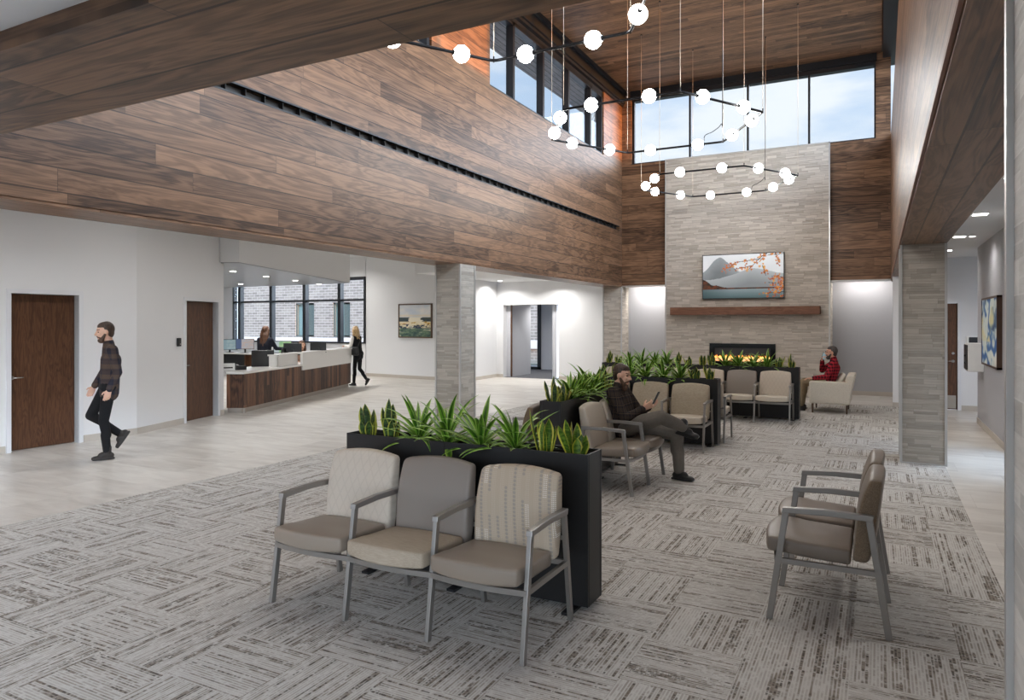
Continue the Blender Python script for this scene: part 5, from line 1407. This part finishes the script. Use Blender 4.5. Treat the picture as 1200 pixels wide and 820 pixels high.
# ------------------------------------------------------------------ lamps
def area(name, loc, size, power, col=(1, .98, .95), spread=2.6, rot=(0, 0, 0)):
    l = bpy.data.lights.new(name, 'AREA'); l.shape = 'DISK'; l.size = size; l.energy = power; l.color = col; l.spread = spread
    o = bpy.data.objects.new(name, l); COL.objects.link(o); o.location = loc; o.rotation_euler = rot
    return o
for x, y, z, e, spot in LIGHTS:
    if spot:
        l = bpy.data.lights.new('accent_lamp', 'SPOT'); l.energy = e * 4; l.spot_size = R(spot); l.spot_blend = .6; l.shadow_soft_size = .03; l.color = (1, .96, .9)
        o = bpy.data.objects.new('accent_lamp', l); COL.objects.link(o); o.location = (x, y, z); o.rotation_euler = (0, R(9), 0)
    else: area('downlight_or_fill_lamp', (x, y, z), .14, e)
# unseen fill lamps added under the near ceiling, without fixtures
for x, y in ((-5.5, -.4), (-2.6, -.4), (-.6, .4), (-8.5, .2), (-8.5, -1.8)):
    area('downlight_or_fill_lamp', (x, y, 2.77), .16, 5)
for x, e in ((-5.5, 26), (-.3, 14)):  # added fill with no fitting, brightens the alcoves beside the fireplace
    o = area('alcove_fill_light', (x, 18.72, 2.88), 1.0, e); o.data.shape = 'RECTANGLE'; o.data.size_y = .15; o.data.spread = PI
area('vestibule_lamp', (-10.1, 22.2, 2.55), .3, 30)
for x, y in ((-18.5, 12.5), (-15.5, 17.0), (-19.0, 17.0)): area('office_lamp', (x, y, 3.9 if y > 16 else 2.87), .3, 40)
# daylight: portals on the real window openings
def portal(loc, sx, sy, rot):
    l = bpy.data.lights.new('window_portal', 'AREA'); l.shape = 'RECTANGLE'; l.size = sx; l.size_y = sy
    l.cycles.is_portal = True
    o = bpy.data.objects.new('window_portal', l); COL.objects.link(o); o.location = loc; o.rotation_euler = rot
portal((XL - .35, 13.7, 6.7), 1.6, 5.9, (0, -PI / 2, 0))
portal((XL - .35, 5.5, 6.7), 1.6, 7.0, (0, -PI / 2, 0))
portal((XR + .5, 10.0, 6.85), 1.6, 16.0, (0, PI / 2, 0))
portal((-2.95, YB + .35, 6.8), 5.8, 1.7, (-PI / 2, 0, 0))
portal((1.75, 10.45, 1.12), 2.1, 2.2, (0, PI / 2, 0))
portal((-18.2, YW + .35, 2.15), 6.3, 2.2, (-PI / 2, 0, 0))
# late sun, nearly level, coming through the right clerestory
s = bpy.data.lights.new('low_sun', 'SUN'); s.energy = SUN_E; s.angle = R(1.0); s.color = (1.0, .34, .03)
o = bpy.data.objects.new('low_sun', s); COL.objects.link(o)
o.rotation_euler = Vector((-1.0, .12, .004)).to_track_quat('-Z', 'Y').to_euler()
# sky
w = bpy.data.worlds.new('sky'); SC.world = w; w.use_nodes = True
nt = w.node_tree; bg = nt.nodes['Background']
tc = nt.nodes.new('ShaderNodeTexCoord'); sp = nt.nodes.new('ShaderNodeSeparateXYZ'); nt.links.new(tc.outputs['Generated'], sp.inputs[0])
mp = nt.nodes.new('ShaderNodeMapping'); mp.inputs['Scale'].default_value = (1, 1, 3.2); nt.links.new(tc.outputs['Generated'], mp.inputs[0])
nz = nt.nodes.new('ShaderNodeTexNoise'); nz.inputs['Scale'].default_value = 3.2; nz.inputs['Detail'].default_value = 5; nz.inputs['Roughness'].default_value = .55
nt.links.new(mp.outputs[0], nz.inputs['Vector'])
gr = nt.nodes.new('ShaderNodeValToRGB'); e = gr.color_ramp.elements
e[0].position = 0.0; e[0].color = (.72, .83, .95, 1); e[1].position = .6; e[1].color = (.36, .56, .87, 1)
nt.links.new(sp.outputs[2], gr.inputs[0])
cr = nt.nodes.new('ShaderNodeMapRange'); cr.interpolation_type = 'SMOOTHSTEP'
for i, v in ((1, .40), (2, .64), (3, 0.), (4, .95)): cr.inputs[i].default_value = v
nt.links.new(nz.outputs[0], cr.inputs[0])
mx = nt.nodes.new('ShaderNodeMix'); mx.data_type = 'RGBA'; mx.inputs[7].default_value = (.93, .96, 1.0, 1)
nt.links.new(cr.outputs[0], mx.inputs[0]); nt.links.new(gr.outputs[0], mx.inputs[6]); nt.links.new(mx.outputs[2], bg.inputs[0])
# the sky is much brighter toward the low sun (+x) and behind the photographer (-y)
def mth(op, a, b, c=None):
    n = nt.nodes.new('ShaderNodeMath'); n.operation = op
    for i, q in enumerate((a, b, c)):
        if q is None: continue
        if hasattr(q, 'is_output'): nt.links.new(q, n.inputs[i])
        else: n.inputs[i].default_value = q
    return n.outputs[0]
def ss(x, a, b, hi):
    n = nt.nodes.new('ShaderNodeMapRange'); n.interpolation_type = 'SMOOTHSTEP'
    nt.links.new(x, n.inputs[0])
    for i, v in ((1, a), (2, b), (3, 0.), (4, hi)): n.inputs[i].default_value = v
    return n.outputs[0]
# the land below the horizon stays dark
east = ss(sp.outputs[0], .05, .8, SKY_EAST); south = ss(mth('MULTIPLY', sp.outputs[1], -1.0), .0, .7, SKY_SOUTH)
north = ss(sp.outputs[1], .3, .9, SKY_NORTH)
nt.links.new(mth('MULTIPLY', mth('ADD', mth('ADD', north, 0.0), mth('ADD', mth('ADD', east, south), 1.0)), mth('MULTIPLY', ss(sp.outputs[2], -.03, .01, SKY_E), 1.0)), bg.inputs[1])
# view
vs_ = SC.view_settings
SC.display_settings.display_device = 'sRGB'
vs_.view_transform = 'Standard'; vs_.look = 'None'; vs_.gamma = 1.0; vs_.use_curve_mapping = False; vs_.exposure = EXPO
cy = SC.cycles
cy.max_bounces = 8; cy.diffuse_bounces = 4; cy.glossy_bounces = 3; cy.transparent_max_bounces = 16; cy.caustics_reflective = False; cy.caustics_refractive = False
cy.sample_clamp_indirect = 6.0; cy.use_denoising = True
